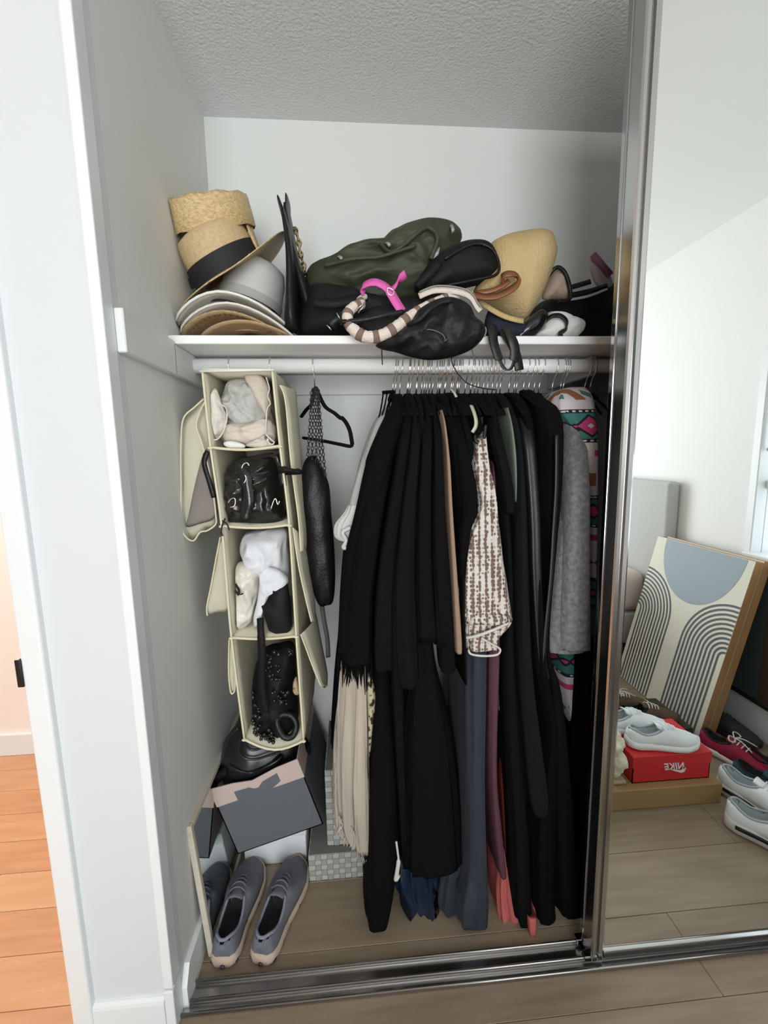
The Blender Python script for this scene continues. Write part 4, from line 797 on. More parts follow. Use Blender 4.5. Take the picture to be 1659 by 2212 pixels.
m = MB(); m.puff(px([(562, 1226), (590, 1225), (620, 1245), (620, 1262), (595, 1268), (580, 1290), (570, 1320), (562, 1345), (550, 1355), (547, 1335), (555, 1300), (560, 1260)], .29), .04, rings=8, amp=.006, fr=24, seed=42, sharp=1.0); m.build('sleeve', WHC, r2)
r2 = root('ivory_blouse', 'ivory satin blouse with black tie tucked beside the white shirt', 'blouse', at(530, 1360, y=.32))
m = MB(); m.puff(px([(510, 1235), (515, 1215), (540, 1213), (560, 1225), (562, 1260), (556, 1300), (545, 1340), (520, 1360), (510, 1350), (506, 1310), (512, 1270)], .32), .09, rings=20, amp=.009, fr=20, seed=43, sharp=1.6, n=8); m.build('body', PEAR, r2)
m = MB(); m.tube(catmull(px3([(509, 1262, .275), (516, 1275, .265), (515, 1285, .265), (508, 1275, .268)]), 4), .003, 6); m.tube(catmull(px3([(508, 1275, .268), (518, 1284, .262), (525, 1282, .265)]), 4), .002, 6); m.build('tie', DARKIN, r2)
r2 = root('folded_black_garment', 'flat black garment folded in the third organizer compartment over the shirt', 'clothes', at(600, 1370, y=.28))
m = MB(); m.puff(px([(590, 1262), (622, 1261), (628, 1300), (632, 1350), (625, 1370), (600, 1374), (580, 1362), (572, 1335), (562, 1305), (575, 1298), (588, 1285)], .285), .05, rings=8, amp=.002, fr=10, smooth=False); m.build('body', LEAM, r2)
m = MB(); m.strip(catmull(px3([(562, 1335, .258), (564, 1375, .236), (566, 1420, .238), (565, 1480, .245), (574, 1540, .25)]), 6), [.018]*6+[.020]*30, .003, ref=Vector((1, 0, 0))); m.build('hanging_belt', LEAM, r2)
BEAD = mat('jet_bead', (.006, .006, .007), .06, spec=.8)
r2 = root('beaded_black_bag', 'black evening bag with shiny jet beads in the lowest organizer compartment', 'bag', at(590, 1600, y=.33))
m = MB(); m.puff(px([(548, 1560), (545, 1490), (552, 1440), (570, 1400), (600, 1390), (634, 1390), (640, 1460), (645, 1560), (640, 1598), (600, 1606), (565, 1596)], .37), .18, rings=12, amp=.010, fr=16, seed=51, sharp=1.0); m.build('body', LEAM, r2)
m = MB(); rnd = random.Random(3)
for cx, cy, n_, sx, sy in ((553, 1535, 16, 8, 40), (575, 1590, 18, 12, 14), (558, 1580, 10, 8, 12), (590, 1440, 26, 16, 32), (605, 1508, 18, 18, 14), (628, 1412, 8, 6, 8), (583, 1600, 8, 8, 5)):
    for _ in range(n_):
        rr = rnd.uniform(.0028, .0072); m.blob(at(cx+rnd.uniform(-sx, sx), cy+rnd.uniform(-sy, sy), y=.272+rnd.uniform(-.012, .012)), (rr, rr, rr), 2)
m.build('jet_beads', BEAD, r2)['kind'] = 'stuff'
m = MB(); m.tube(catmull(px3([(598, 1560, .285), (612, 1590, .275), (632, 1590, .278), (640, 1565, .29), (628, 1545, .30), (606, 1545, .295)]), 5, True), .010, 8, closed=True); m.build('round_handle', LEA, r2)
m = MB(); m.puff(px([(634, 1470), (640, 1462), (646, 1480), (648, 1500), (638, 1500), (632, 1490)], .30), .03, amp=.002, fr=30)
solo(m, 'leopard_purse', mat('leopard_cloth', (.52, .40, .24), .8, col2=(.10, .06, .03), vscale=70, vlo=.52, vhi=.6), 'small leopard print purse at the edge of the lowest organizer compartment', 'purse')
CLAMP[0] = None
# ------------------------------------------------------------------ single hanger with the chain bag
VEL = mat('black_velvet', (.004, .004, .0045), .9, spec=.15)
r = root('velvet_hanger', 'lone black velvet hanger on the pole between organizer and clothes', 'hanger', at(678, 785, y=.40))
hx = at(677, 790, y=.40).x
m = MB(); m.tube([Vector((hx, .40+.0228*math.cos(t), 1.593+.0228*math.sin(t))) for t in [math.radians(q) for q in range(-30, 200, 15)]]+[Vector((hx, .379, 1.575)), at(679, 815, y=.388), at(680, 838, y=.39)], .0017, 8); m.build('hook', WIRE, r)
m = MB(); m.tube(catmull(px3([(651, 900, .54), (662, 885, .50), (673, 873, .45), (678, 850, .41), (682, 838, .39), (688, 850, .38), (697, 870, .36), (706, 882, .345), (722, 892, .33), (735, 903, .315), (739, 903, .315), (748, 914, .305), (756, 932, .295), (761, 960, .29)]), 5), .0062, 8, flat=.8); m.build('shoulder_bar', VEL, r)
m = MB(); m.tube(catmull(px3([(761, 958, .29), (757, 964, .292), (735, 960, .32), (695, 952, .40), (655, 946, .52)]), 6), .0048, 8); m.build('cross_bar', VEL, r)
r = root('chain_hobo_bag', 'slim black leather bag hung by long black chains from the lone hanger', 'bag', at(690, 1305, y=.38))
m = MB(); m.puff(px([(656, 1000), (672, 984), (688, 992), (704, 1028), (712, 1055), (716, 1110), (722, 1180), (724, 1255), (719, 1300), (705, 1308), (690, 1308), (676, 1275), (660, 1190), (650, 1095), (650, 1040)], .375), .075, rings=14, amp=.006, fr=9, seed=61, sharp=.5, n=5); m.build('body', LEA, r)
CHN = mat('gunmetal_chain', (.05, .05, .052), .3, .8)
for j, (tx, bx, bot) in enumerate(((673, 665, 985), (677, 674, 995), (681, 684, 1000), (685, 693, 1010), (688, 703, 1030))):
    m = MB(); n_ = int((bot-846)/7.2)
    for i in range(n_):
        t = (i+.5)/n_; p = at(lerp(tx, bx, t**1.2), lerp(846, bot, t), y=.352-.006*j % .02+.003*(i % 2)); a = Matrix.Rotation(math.pi/2*(i % 2)+.4, 4, 'Z')
        m.tube([p+(a @ Vector((math.cos(q)*.0038, 0, math.sin(q)*.0062))) for q in [2*math.pi*k/8 for k in range(8)]], .0013, 4, closed=True)
    m.build('chain_strap', CHN, r)
m = MB(); m.blob(at(681, 845, y=.375), (.012, .012, .012), 3, .004, 60); m.build('chain_loop', CHN, r)
m = MB(); m.strip(catmull(px3([(694, 1300, .40), (700, 1340, .40), (707, 1380, .40), (709, 1420, .40)]), 5), .014, .003, ref=Vector((1, .3, 0)))
solo(m, 'dangling_belt', mat('dark_grey_belt', (.07, .068, .062), .6), 'narrow dark grey belt end hanging below the chain bag', 'belt')
# ------------------------------------------------------------------ boxes on the closet floor
r = root('white_box', 'plain white box on the closet floor under the tilted grey box', 'box', (.155, .48, 0))
m = MB(); m.rbox((.060, .385, .0), (.262, .66, .128), .004, 2); m.build('body', mat('white_box_card', (.78, .80, .84), .6), r)
m = MB(); m.rbox((.057, .382, .100), (.265, .663, .134), .004, 2); m.build('lid', mat('white_lid_card', (.80, .82, .86), .6), r)
SLA = mat('slate_grey_card', (.115, .125, .142), .75, bump=.15, bscale=200); PKC = mat('dusty_pink_card', (.55, .425, .385), .8, bump=.1, bscale=120); DKC = mat('dark_box_side', (.10, .085, .078), .8)
r = root('grey_gift_box', 'tilted slate grey box with dusty pink upper band and bow cut-out', 'box', (.2, .45, .14))
BL = at(514, 1845, y=.30); BR = at(698, 1780, y=.30); TL = at(470, 1700, y=.30); TR = at(665, 1640, y=.30)
Ux = (BR-BL); Wd = Ux.length; Ux.normalize(); Uz = Vector((-Ux.z, 0, Ux.x)); Hh = (TL-BL).length; Uy = Vector((0, 1, 0)); D_ = .33
def gb(u, v, d=0): return BL+Ux*u+Uz*v+Uy*d
def slabg(u0, u1, v0, v1, d0, d1, m=None):
    m = m or MB(); return m.add([gb(u0, v0, d0), gb(u1, v0, d0), gb(u1, v1, d0), gb(u0, v1, d0), gb(u0, v0, d1), gb(u1, v0, d1), gb(u1, v1, d1), gb(u0, v1, d1)], [(0, 3, 2, 1), (4, 5, 6, 7), (0, 1, 5, 4), (1, 2, 6, 5), (2, 3, 7, 6), (3, 0, 4, 7)])
vb = Hh*.74
slabg(0, Wd, 0, vb, 0, .003).build('front_panel', SLA, r, smooth=False)
m = MB()
for d0, d1 in ((-.0012, .002),):
    top = [(0, Hh), (Wd*.47, Hh-.010), (Wd, Hh)]; 
    m.loft([[gb(u, v, d) for u, v in ((-.001, vb-.002), (Wd+.001, vb-.002), (Wd, Hh), (Wd*.75, Hh-.004), (Wd*.46, Hh-.018), (Wd*.25, Hh-.006), (0, Hh))] for d in (d0, d1)])
m.build('pink_band', PKC, r, smooth=False)
m = MB()   # bow: two tabs and a middle with a V notch
m.loft([[gb(u*Wd, vb+v, d) for u, v in ((.24, -.004), (.235, .028), (.40, .026), (.455, .016), (.50, .016), (.56, .030), (.74, .040), (.745, .012), (.62, -.004))] for d in (-.0022, -.0014)]); m.build('bow_cutout', SLA, r, smooth=False)
slabg(0, Wd, 0, .003, 0, D_).build('bottom_panel', SLA, r, smooth=False)
slabg(0, .003, 0, Hh, 0, D_).build('side_panel', PKC, r, smooth=False)
slabg(Wd-.003, Wd, 0, vb, 0, D_).build('side_panel', SLA, r, smooth=False); slabg(Wd-.003, Wd+.0006, vb, Hh, 0, D_).build('side_band', PKC, r, smooth=False)
slabg(0, Wd, 0, Hh, D_-.003, D_).build('back_panel', SLA, r, smooth=False)
r = root('leather_handbag', 'glossy black leather handbag stuffed into the tilted grey box', 'bag', at(570, 1680, y=.40))
GBL = mat('smooth_black_leather', (.010, .010, .013), .30, bump=.08, bscale=60, spec=.6)
m = MB(); m.puff(px([(488, 1690), (478, 1650), (480, 1615), (492, 1588), (515, 1562), (545, 1550), (600, 1560), (665, 1600), (668, 1640), (640, 1690), (560, 1720), (510, 1715)], .42), .19, rings=14, amp=.006, fr=9, seed=71, n=5); m.build('body', GBL, r)
for pts in ([(520, 1598), (516, 1618), (526, 1636), (550, 1640), (580, 1632), (605, 1624)], [(535, 1590), (532, 1608), (545, 1620), (570, 1614)], [(483, 1640), (492, 1600), (515, 1572)]):
    m = MB(); m.tube(catmull(px(pts, .318), 6), .0035, 8); m.build('piping', GBL, r)
m = MB(); m.puff(px([(495, 1650), (530, 1655), (575, 1648), (612, 1630), (600, 1655), (560, 1675), (510, 1685), (490, 1675)], .34), .05, amp=.003, fr=14); m.build('fold', GBL, r)
m = MB(); m.strip(catmull(px3([(492, 1665, .35), (470, 1680, .35), (450, 1695, .36), (445, 1712, .37)]), 5), .030, .005, ref=Vector((.3, .2, 1))); m.build('strap', LEAM, r)
# woven baskets
WV1 = mat('grey_woven_paper', (.33, .34, .31), .8, bump=.5, bscale=200); WV2 = mat('pale_woven_paper', (.45, .46, .425), .8, bump=.5, bscale=200); WVD = mat('dark_weave_gap', (.15, .155, .14), .9)
def basket(label, lo, hi, nx, nz):
    r = root('woven_basket', label, 'basket', ((lo[0]+hi[0])/2, (lo[1]+hi[1])/2, lo[2]), 'grey woven baskets')
    m = MB(); m.rbox(lo, hi, .006, 2); m.build('body', WVD, r)
    dx = (hi[0]-lo[0])/nx; dz = (hi[2]-lo[2])/nz; protos = {}
    def pc(kind, x, y, z, rz=0.0):
        if kind not in protos:
            q = MB(); a, b = (dx*.53, dz*.44) if kind == 0 else (dx*.44, dz*.53)
            q.loft([[(-a, .002, -b), (a, .002, -b), (a, .002, b), (-a, .002, b)], [(-a*.95, -.0015, -b*.85), (a*.95, -.0015, -b*.85), (a*.95, -.0015, b*.85), (-a*.95, -.0015, b*.85)]], False, True)
            protos[kind] = q.build('weave_strip', WV2 if kind == 0 else WV1, r, smooth=False, base=Vector((0, 0, 0))); o = protos[kind]
        else: o = protos[kind].copy(); COL.objects.link(o)
        o.location = Vector((x, y, z))-Vector(r.location); o.rotation_euler = (0, 0, rz)
    for i in range(nx):
        for k in range(nz):
            pc((i+k) % 2, lo[0]+dx*(i+.5), lo[1]-.0005, lo[2]+dz*(k+.5))
    ny = int((hi[1]-lo[1])/dx)
    for j in range(ny):
        for k in range(nz): pc((j+k) % 2, lo[0]-.0005, lo[1]+(hi[1]-lo[1])*(j+.5)/ny, lo[2]+dz*(k+.5), -math.pi/2)
    return r
basket('grey checkered woven basket on the closet floor beside the shoes', (.279, .318, .0), (.56, .60, .092), 15, 5)
basket('taller woven basket stacked on the grey checkered one, behind the scarf', (.338, .345, .094), (.56, .60, .36), 12, 14)
# ------------------------------------------------------------------ hanging clothes
YF_T = [(850, .385), (872, .315), (900, .255), (960, .225), (1200, .20), (1600, .165), (1850, .14), (2040, .115)]
YB_T = [(850, .415), (872, .47), (900, .53), (960, .56), (1200, .58), (2040, .60)]
def rows_full(rows):
    out = []
    for q in rows:
        py, L, R = q[:3]; yf = q[3] if len(q) > 3 and q[3] is not None else interp(YF_T, py); yb = q[4] if len(q) > 4 else interp(YB_T, py)
        out.append((py, L, R, yf, yb))
    return out
def drape(rows, seed, n=44, sub=5, fold=.26, F=2.6, hem=True, zf=1.3, rag=0.0, ex=.5, ey=.5):
    """hanging cloth: stacked closed sections between left and right edges read at the front depth, with folds that run down"""
    R = [Vector((q[0], q[1], q[2])) for q in rows]; D = [Vector((q[0], q[3], q[4])) for q in rows]
    rings = []; last = len(R)-1
    def sample(P):
        o = []
        for i in range(last):
            for k in range(sub): o.append(P[i].lerp(P[i+1], k/sub))
        return o+[P[-1]]
    RR, DD = catmull(R, sub), sample(D); m = MB()
    for i, (a, d) in enumerate(zip(RR, DD)):
        yf, yb = d.y, d.z; pl, pr = at(a.y, a.x, y=yf), at(a.z, a.x, y=yf)
        xc, z = (pl.x+pr.x)/2, (pl.z+pr.z)/2; ha, hb = max(.002, (pr.x-pl.x)/2), (yb-yf)/2; yc = (yf+yb)/2; t = i/(len(RR)-1); rg = []
        for k in range(n):
            an = 2*math.pi*k/n; c, s_ = math.cos(an), math.sin(an)
            x = math.copysign(abs(c)**ex, c)*ha; y = math.copysign(abs(s_)**ey, s_)*hb
            nz = noise.noise(Vector((c*F+seed*3.1, s_*F*2.2, z*zf+seed)))+.5*noise.noise(Vector((c*F*2.3, s_*F*5+seed, z*zf*1.4)))
            f = fold*min(1, .25+t*1.6)*nz; x += f*ha*(1 if abs(c) > .1 else .6); y += f*min(ha, .05)*1.2*(1 if s_ < 0 else .4)
            zz = z+(rag*noise.noise(Vector((c*6, s_*6, seed))) if i == len(RR)-1 else 0)
            rg.append(Vector((xc+x, yc+y, zz)))
        rings.append(rg)
    if hem:
        c = sum(rings[-1], Vector())/n; rings.append([p.lerp(c, .10)+Vector((0, 0, .018)) for p in rings[-1]]); rings.append([p.lerp(c, .8)+Vector((0, 0, .03)) for p in rings[-1]])
    m.loft(rings); return m
GN = [0]
def garment(name, label, cat, rows, M_, group=None, sleeve=None, sm=None, **k):
    GN[0] += 1; R = rows_full(rows); b = at(R[0][1], R[0][0], y=.40)
    if sleeve is None:
        m = drape(R, GN[0], **k); return tag(m.build(name, M_, None, base=base_of(m)), label, cat, group)
    r = root(name, label, cat, Vector((b.x, .40, at(R[-1][1], R[-1][0], y=R[-1][3]).z)), group)
    drape(R, GN[0], **k).build('body', M_, r)
    for sl in (sleeve if isinstance(sleeve[0], list) else [sleeve]):
        S_ = [(q[0], q[1], q[2], q[3] if len(q) > 3 and q[3] is not None else interp(YF_T, q[0])-.025, (q[3] if len(q) > 3 and q[3] is not None else interp(YF_T, q[0])-.025)+.075) for q in sl]; q = S_[0]; S_[0] = (q[0], q[1], q[2], q[3]+.045, q[4]+.03)
        drape(S_, GN[0]+.5, n=24, fold=k.get('fold', .26)*.8).build('sleeve', sm or M_, r)
    return r
def bk(n, c, **k): return mat(n, c, k.pop('rough', .88), bump=.35, bscale=k.pop('bscale', 320), sheen=k.pop('sheen', 0), spec=.12, **k)
BK1, BK2, BK3, BK4, BK5 = bk('black_wool', (.0026, .0026, .0030)), bk('black_jersey', (.0036, .0036, .0042)), bk('greenish_black_cloth', (.0038, .0047, .0049)), bk('plum_black_cloth', (.0052, .0044, .0056)), bk('navy_black_cloth', (.0022, .0028, .0048))
BKS = mat('black_satin', (.006, .006, .008), .42, bump=.15, bscale=80)
LGC = bk('pale_grey_knit', (.40, .40, .39)); LACE = bk('white_lace', (.60, .60, .58), rough=.6)
# pale cardigan peeping out on the far side
r = garment('pale_cardigan', 'pale grey cardigan with white lace cuff showing behind the black poncho', 'cardigan',
    [(880, 832, 850, .36, .48), (905, 812, 842, .31, .47), (940, 797, 830, .29, .47), (1000, 778, 812, .285, .47), (1050, 768, 800, .285, .46), (1085, 756, 790, .285, .45), (1120, 752, 785, .285, .44)], LGC, sleeve=[(960, 790, 815, .27), (1020, 772, 800, .265), (1080, 756, 786, .262), (1096, 754, 784, .262)])
m = drape([(1092, 753, 784, .255, .33), (1110, 745, 782, .252, .33), (1135, 728, 778, .25, .33), (1160, 726, 770, .25, .33), (1172, 738, 766, .25, .33)], 33, fold=.5, F=4); m.build('lace_cuff', LACE, r)
m = MB(); m.tube(catmull(px3([(757, 1140, .245), (740, 1150, .242), (748, 1168, .242), (742, 1182, .244), (752, 1184, .244)]), 5), .006, 6); m.build('lace_tie', LACE, r)
# thin-strapped camisole at the very front of the row
r = root('strappy_camisole', 'black camisole with thin straps at the start of the packed clothes', 'top', at(840, 905, y=.40))
for a, b in (((828, 848), (818, 905)), ((836, 850), (824, 903)), ((843, 852), (831, 902)), ((850, 850), (840, 900))):
    m = MB(); m.tube(catmull([at(a[0], a[1], y=.375), at((a[0]+b[0])/2+1, (a[1]+b[1])/2, y=.34), at(b[0], b[1], y=.32)], 4), .0022, 6); m.build('strap', BK1, r)
m = MB(); m.tube([at(826, 848, y=.375), at(852, 846, y=.38)], .005, 8); m.build('strap', BK1, r)
drape([(900, 818, 842, .32, .45), (930, 812, 840, .31, .46), (1000, 815, 838, .30, .46), (1080, 800, 822, .30, .46)], 44).build('body', BK1, r)
# fringed poncho
r = garment('fringed_poncho', 'black wool poncho with ragged fringe, first big dark shape in the row', 'poncho',
    [(862, 853, 868, .34, .42), (880, 842, 872, .29, .42), (900, 832, 874, .255, .43), (940, 812, 866, .23, .44), (1000, 790, 852, .215, .44), (1100, 768, 830, .205, .43), (1200, 744, 812, .20, .42), (1300, 734, 806, .195, .40), (1380, 730, 803, .195, .39), (1428, 727, 803, .195, .38)], BK1, fold=.16, sleeve=[(1000, 800, 850, .19), (1150, 775, 822, .18), (1300, 752, 806, .175), (1400, 745, 804, .175), (1440, 745, 804, .175)])
m = MB(); rnd = random.Random(5)
for k in range(46):
    x0 = 728+75*k/45+rnd.uniform(-1, 1); ln = rnd.uniform(15, 62)*(1.35 if x0 > 780 else 1); y0 = rnd.uniform(.185, .215)
    m.tube([at(x0, 1415, y=y0), at(x0+rnd.uniform(-2, 2), 1428+ln*.5, y=y0+.003), at(x0+rnd.uniform(-4, 5), 1428+ln, y=y0+.004)], [.0022, .002, .0008], 4)
m.build('fringe', BK1, r)
garment('black_cape', 'long black cape edge between the woven baskets and the beige scarf', 'cape',
    [(1250, 745, 775, .46, .60), (1450, 722, 760, .45, .62), (1600, 714, 752, .44, .62), (1740, 708, 748, .42, .62), (1800, 716, 746, .42, .62)], BK5)
SCF = mat('beige_gauze', (.40, .345, .285), .92, col2=(.47, .41, .345), vscale=20, stretch=(1, 1, .1), bump=.4, bscale=220, sheen=.1, wr=(22, .6)); LEO2 = mat('cream_leopard_trim', (.50, .44, .27), .8, col2=(.02, .016, .012), vscale=55, vlo=.50, vhi=.58, bump=.5, bscale=150)
r = root('beige_scarf', 'long beige gauze scarf with torn fringe hanging below the black poncho', 'scarf', at(760, 1860, y=.26))
drape([(1400, 742, 790, .235, .29), (1450, 737, 790, .225, .285), (1520, 732, 792, .22, .28), (1600, 727, 795, .215, .28), (1700, 725, 797, .21, .275), (1760, 728, 795, .208, .27), (1800, 735, 795, .206, .265), (1830, 755, 795, .205, .26)], 61, n=72, fold=.55, F=3.6, rag=.03).build('body', SCF, r)
drape([(1440, 770, 792, .213, .232), (1600, 768, 795, .198, .22), (1750, 765, 796, .19, .215), (1850, 775, 797, .188, .21)], 67, n=30, fold=.35).build('front_fold', SCF, r)
m = MB(); rnd = random.Random(8)
for k in range(44):
    x0 = 732+64*(k/43); t = (x0-732)/64; y0 = 1772+t*62+rnd.uniform(-14, 4); ln = rnd.uniform(16, 46); yy = rnd.uniform(.198, .222)
    m.tube(catmull([at(x0, y0, y=yy), at(x0+rnd.uniform(-6, 6), y0+ln*.5, y=yy-.003), at(min(799, x0+rnd.uniform(-8, 8)), y0+ln, y=yy-.004)], 3), [.0016]*6+[.0006], 4)
m.build('fringe', mat('pale_scarf_thread', (.56, .50, .43), .9), r)
garment('leopard_blouse', 'cream and black spotted ruffle edge beside the beige scarf', 'blouse',
    [(1465, 790, 800, .225, .29), (1490, 790, 808, .22, .29), (1530, 790, 810, .22, .29), (1570, 791, 806, .215, .29), (1620, 791, 802, .215, .29), (1650, 789, 795, .215, .29)], LEO2, fold=.5, F=4, n=30)
# ---- the black block
garment('black_maxi_dress', 'longest black dress, its narrow hem touching the closet floor near the scarf', 'dress',
    [(858, 868, 880), (880, 872, 888), (960, 862, 888, .275), (1100, 832, 862, .285), (1250, 810, 846, .285), (1400, 806, 846, .27), (1500, 800, 850, .235), (1700, 793, 862, .175), (1850, 790, 868, .155), (1950, 787, 860, .14), (2000, 786, 852, .13), (2016, 790, 846, .13)], BK1, 'black garments', fold=.14)
garment('black_coat', 'black coat with a wide sleeve, third dark shape along the row', 'coat',
    [(856, 880, 894), (880, 888, 902), (960, 888, 904), (1100, 862, 886), (1250, 846, 872), (1400, 846, 872), (1600, 850, 880, .20), (1850, 864, 886, .19)], BK3, 'black garments',
    sleeve=[(885, 872, 892, .275), (960, 862, 886, .215), (1100, 838, 868, .20), (1250, 815, 852, .19), (1400, 808, 850, .185), (1452, 812, 850, .185)])
garment('plum_black_jacket', 'plum-tinged black jacket with round sleeve end at mid height', 'jacket',
    [(855, 894, 908), (880, 902, 916), (960, 904, 920), (1100, 888, 908), (1250, 874, 900), (1480, 874, 905)], BK4, 'black garments',
    sleeve=[(890, 890, 908, .275), (960, 888, 910, .20), (1100, 870, 900, .185), (1250, 856, 898, .18), (1400, 858, 903, .172), (1470, 864, 905, .17), (1490, 872, 898, .17)])
garment('black_long_skirt', 'wide long black skirt ending above the satin hem', 'skirt',
    [(853, 908, 922), (880, 916, 930), (960, 920, 936), (1100, 908, 930), (1250, 900, 932), (1450, 890, 950, .205), (1600, 872, 985, .19), (1750, 866, 1004, .175), (1850, 862, 1010, .165), (1895, 866, 1012, .16)], BK2, 'black garments', fold=.20, F=3.2, n=64)
garment('ribbed_black_cardigan', 'ribbed black cardigan with long sleeve just left of the tan edge', 'cardigan',
    [(850, 922, 936), (875, 930, 944), (960, 936, 952), (1100, 930, 958), (1250, 932, 966), (1400, 938, 978)], BK2, 'black garments',
    sleeve=[[(890, 915, 934, .27), (960, 912, 936, .20), (1100, 902, 934, .19), (1250, 900, 936, .185), (1390, 904, 946, .18)], [(885, 935, 952, .28), (960, 938, 958, .205), (1100, 936, 964, .195), (1250, 938, 976, .19), (1430, 952, 986, .185), (1455, 956, 984, .185)]])
TNE = bk('tan_wool_cloth', (.32, .22, .155)); 
garment('tan_coat', 'narrow tan coat edge, the only brown strip among the black clothes', 'coat',
    [(885, 952, 957, .27), (920, 958, 966, .225), (1000, 964, 976, .205), (1100, 968, 982, .195), (1250, 976, 993, .19), (1380, 982, 1003, .185), (1414, 984, 1003, .185)], TNE, fold=.08)
garment('black_blouse', 'black blouse with a bent sleeve beside the crochet top', 'blouse',
    [(852, 940, 956), (875, 955, 975), (960, 972, 1000), (1060, 984, 1020), (1100, 990, 1026, .215), (1150, 994, 1014), (1300, 996, 1008), (1480, 1004, 1012)], BK1, 'black garments',
    sleeve=[(890, 968, 990, .28), (960, 984, 1012, .215), (1040, 995, 1030, .205), (1105, 1000, 1036, .20), (1150, 995, 1020, .20), (1250, 992, 1008, .20)])
garment('black_shell_top', 'plain black top hung just before the cream neckband', 'top',
    [(848, 960, 978), (870, 980, 1002), (930, 998, 1022, .25), (1000, 1005, 1030, .25), (1180, 1006, 1014, .25)], BK5, 'black garments')
CRB = bk('cream_ribbing', (.62, .58, .44))
r = root('cream_trimmed_top', 'black top with a curved cream neckband hung before the crochet top', 'top', at(1025, 1000, y=.36))
m = MB(); m.strip(catmull(px3([(1018, 876, .31), (1024, 892, .285), (1028, 908, .27), (1027, 922, .265), (1020, 934, .265)]), 5), .010, .004, ref=Vector((1, .4, 0))); m.build('neckband', CRB, r)
m = MB(); m.strip(catmull(px3([(974, 840, .36), (981, 848, .35), (986, 858, .345)]), 5), .008, .003, ref=Vector((1, .4, 0))); m.build('neckband', CRB, r)
drape(rows_full([(850, 980, 1000), (870, 1002, 1030, .33), (930, 1022, 1052, .275), (960, 1026, 1054, .27), (1060, 1030, 1052, .27)]), 71).build('body', BK2, r)
m = MB(); m.tube(catmull(px3([(1026, 940, .255), (1028, 954, .25), (1042, 954, .25), (1047, 938, .252), (1049, 918, .255)]), 4), .005, 8); m.build('clip', BLACKM, r)
# crochet top
CRO = bpy.data.materials.new('brown_white_crochet'); CRO.use_nodes = True; nt = CRO.node_tree; b = nt.nodes['Principled BSDF']; b.inputs['Roughness'].default_value = .95
tc = nt.nodes.new('ShaderNodeTexCoord'); mp = nt.nodes.new('ShaderNodeMapping'); mp.inputs['Scale'].default_value = (1.0, .8, .75); nt.links.new(tc.outputs['Object'], mp.inputs[0])
vo = nt.nodes.new('ShaderNodeTexVoronoi'); vo.inputs['Scale'].default_value = 120; vo.inputs['Randomness'].default_value = .45; nt.links.new(mp.outputs[0], vo.inputs['Vector'])
wv = nt.nodes.new('ShaderNodeTexWave'); wv.wave_type = 'BANDS'; wv.bands_direction = 'X'; wv.inputs['Scale'].default_value = 17; wv.inputs['Distortion'].default_value = 1.2; wv.inputs['Detail'].default_value = 1; nt.links.new(tc.outputs['Object'], wv.inputs['Vector'])
ad = nt.nodes.new('ShaderNodeMath'); ad.operation = 'MULTIPLY_ADD'; ad.inputs[1].default_value = .42; nt.links.new(wv.outputs['Fac'], ad.inputs[0]); nt.links.new(vo.outputs['Distance'], ad.inputs[2])
rp = nt.nodes.new('ShaderNodeValToRGB'); rp.color_ramp.elements[0].position = .60; rp.color_ramp.elements[1].position = .78; rp.color_ramp.elements[0].color = (.17, .105, .082, 1); rp.color_ramp.elements[1].color = (.66, .62, .58, 1)
nt.links.new(ad.outputs[0], rp.inputs[0]); nt.links.new(rp.outputs[0], b.inputs['Base Color'])
bu = nt.nodes.new('ShaderNodeBump'); bu.inputs['Strength'].default_value = .8; bu.inputs['Distance'].default_value = .004; nt.links.new(vo.outputs['Distance'], bu.inputs['Height']); nt.links.new(bu.outputs[0], b.inputs['Normal'])
r = garment('crochet_top', 'brown and white crochet knit top with flared sleeve, in the middle of the row', 'top',
    [(930, 1046, 1052, .27, .45), (960, 1032, 1056, .235, .46), (1010, 1026, 1064, .215, .47), (1050, 1034, 1074, .21, .48), (1090, 1040, 1080, .205, .48), (1120, 1032, 1083, .20, .48), (1160, 1016, 1089, .195, .48), (1220, 1003, 1097, .19, .48), (1290, 1000, 1108, .185, .47), (1340, 1004, 1115, .18, .46), (1356, 1006, 1114, .18, .45), (1385, 1010, 1086, .185, .44), (1408, 1012, 1083, .185, .42)], CRO, sleeve=[(1335, 1008, 1112, .172), (1350, 1010, 1110, .170)], fold=.14, ex=.34, ey=.34)
WHB = mat('white_crochet_edge', (.66, .62, .58), .95, bump=.8, bscale=160)
m = MB(); m.tube(catmull(px3([(1008, 1378, .185), (1035, 1372, .168), (1072, 1358, .166), (1098, 1346, .176)]), 6), .0042, 6)
m.tube(catmull(px3([(1012, 1404, .186), (1018, 1413, .178), (1045, 1417, .174), (1074, 1414, .176), (1080, 1402, .182), (1060, 1390, .176), (1040, 1378, .172)]), 6), .0030, 6); m.build('crochet_edging', WHB, r)
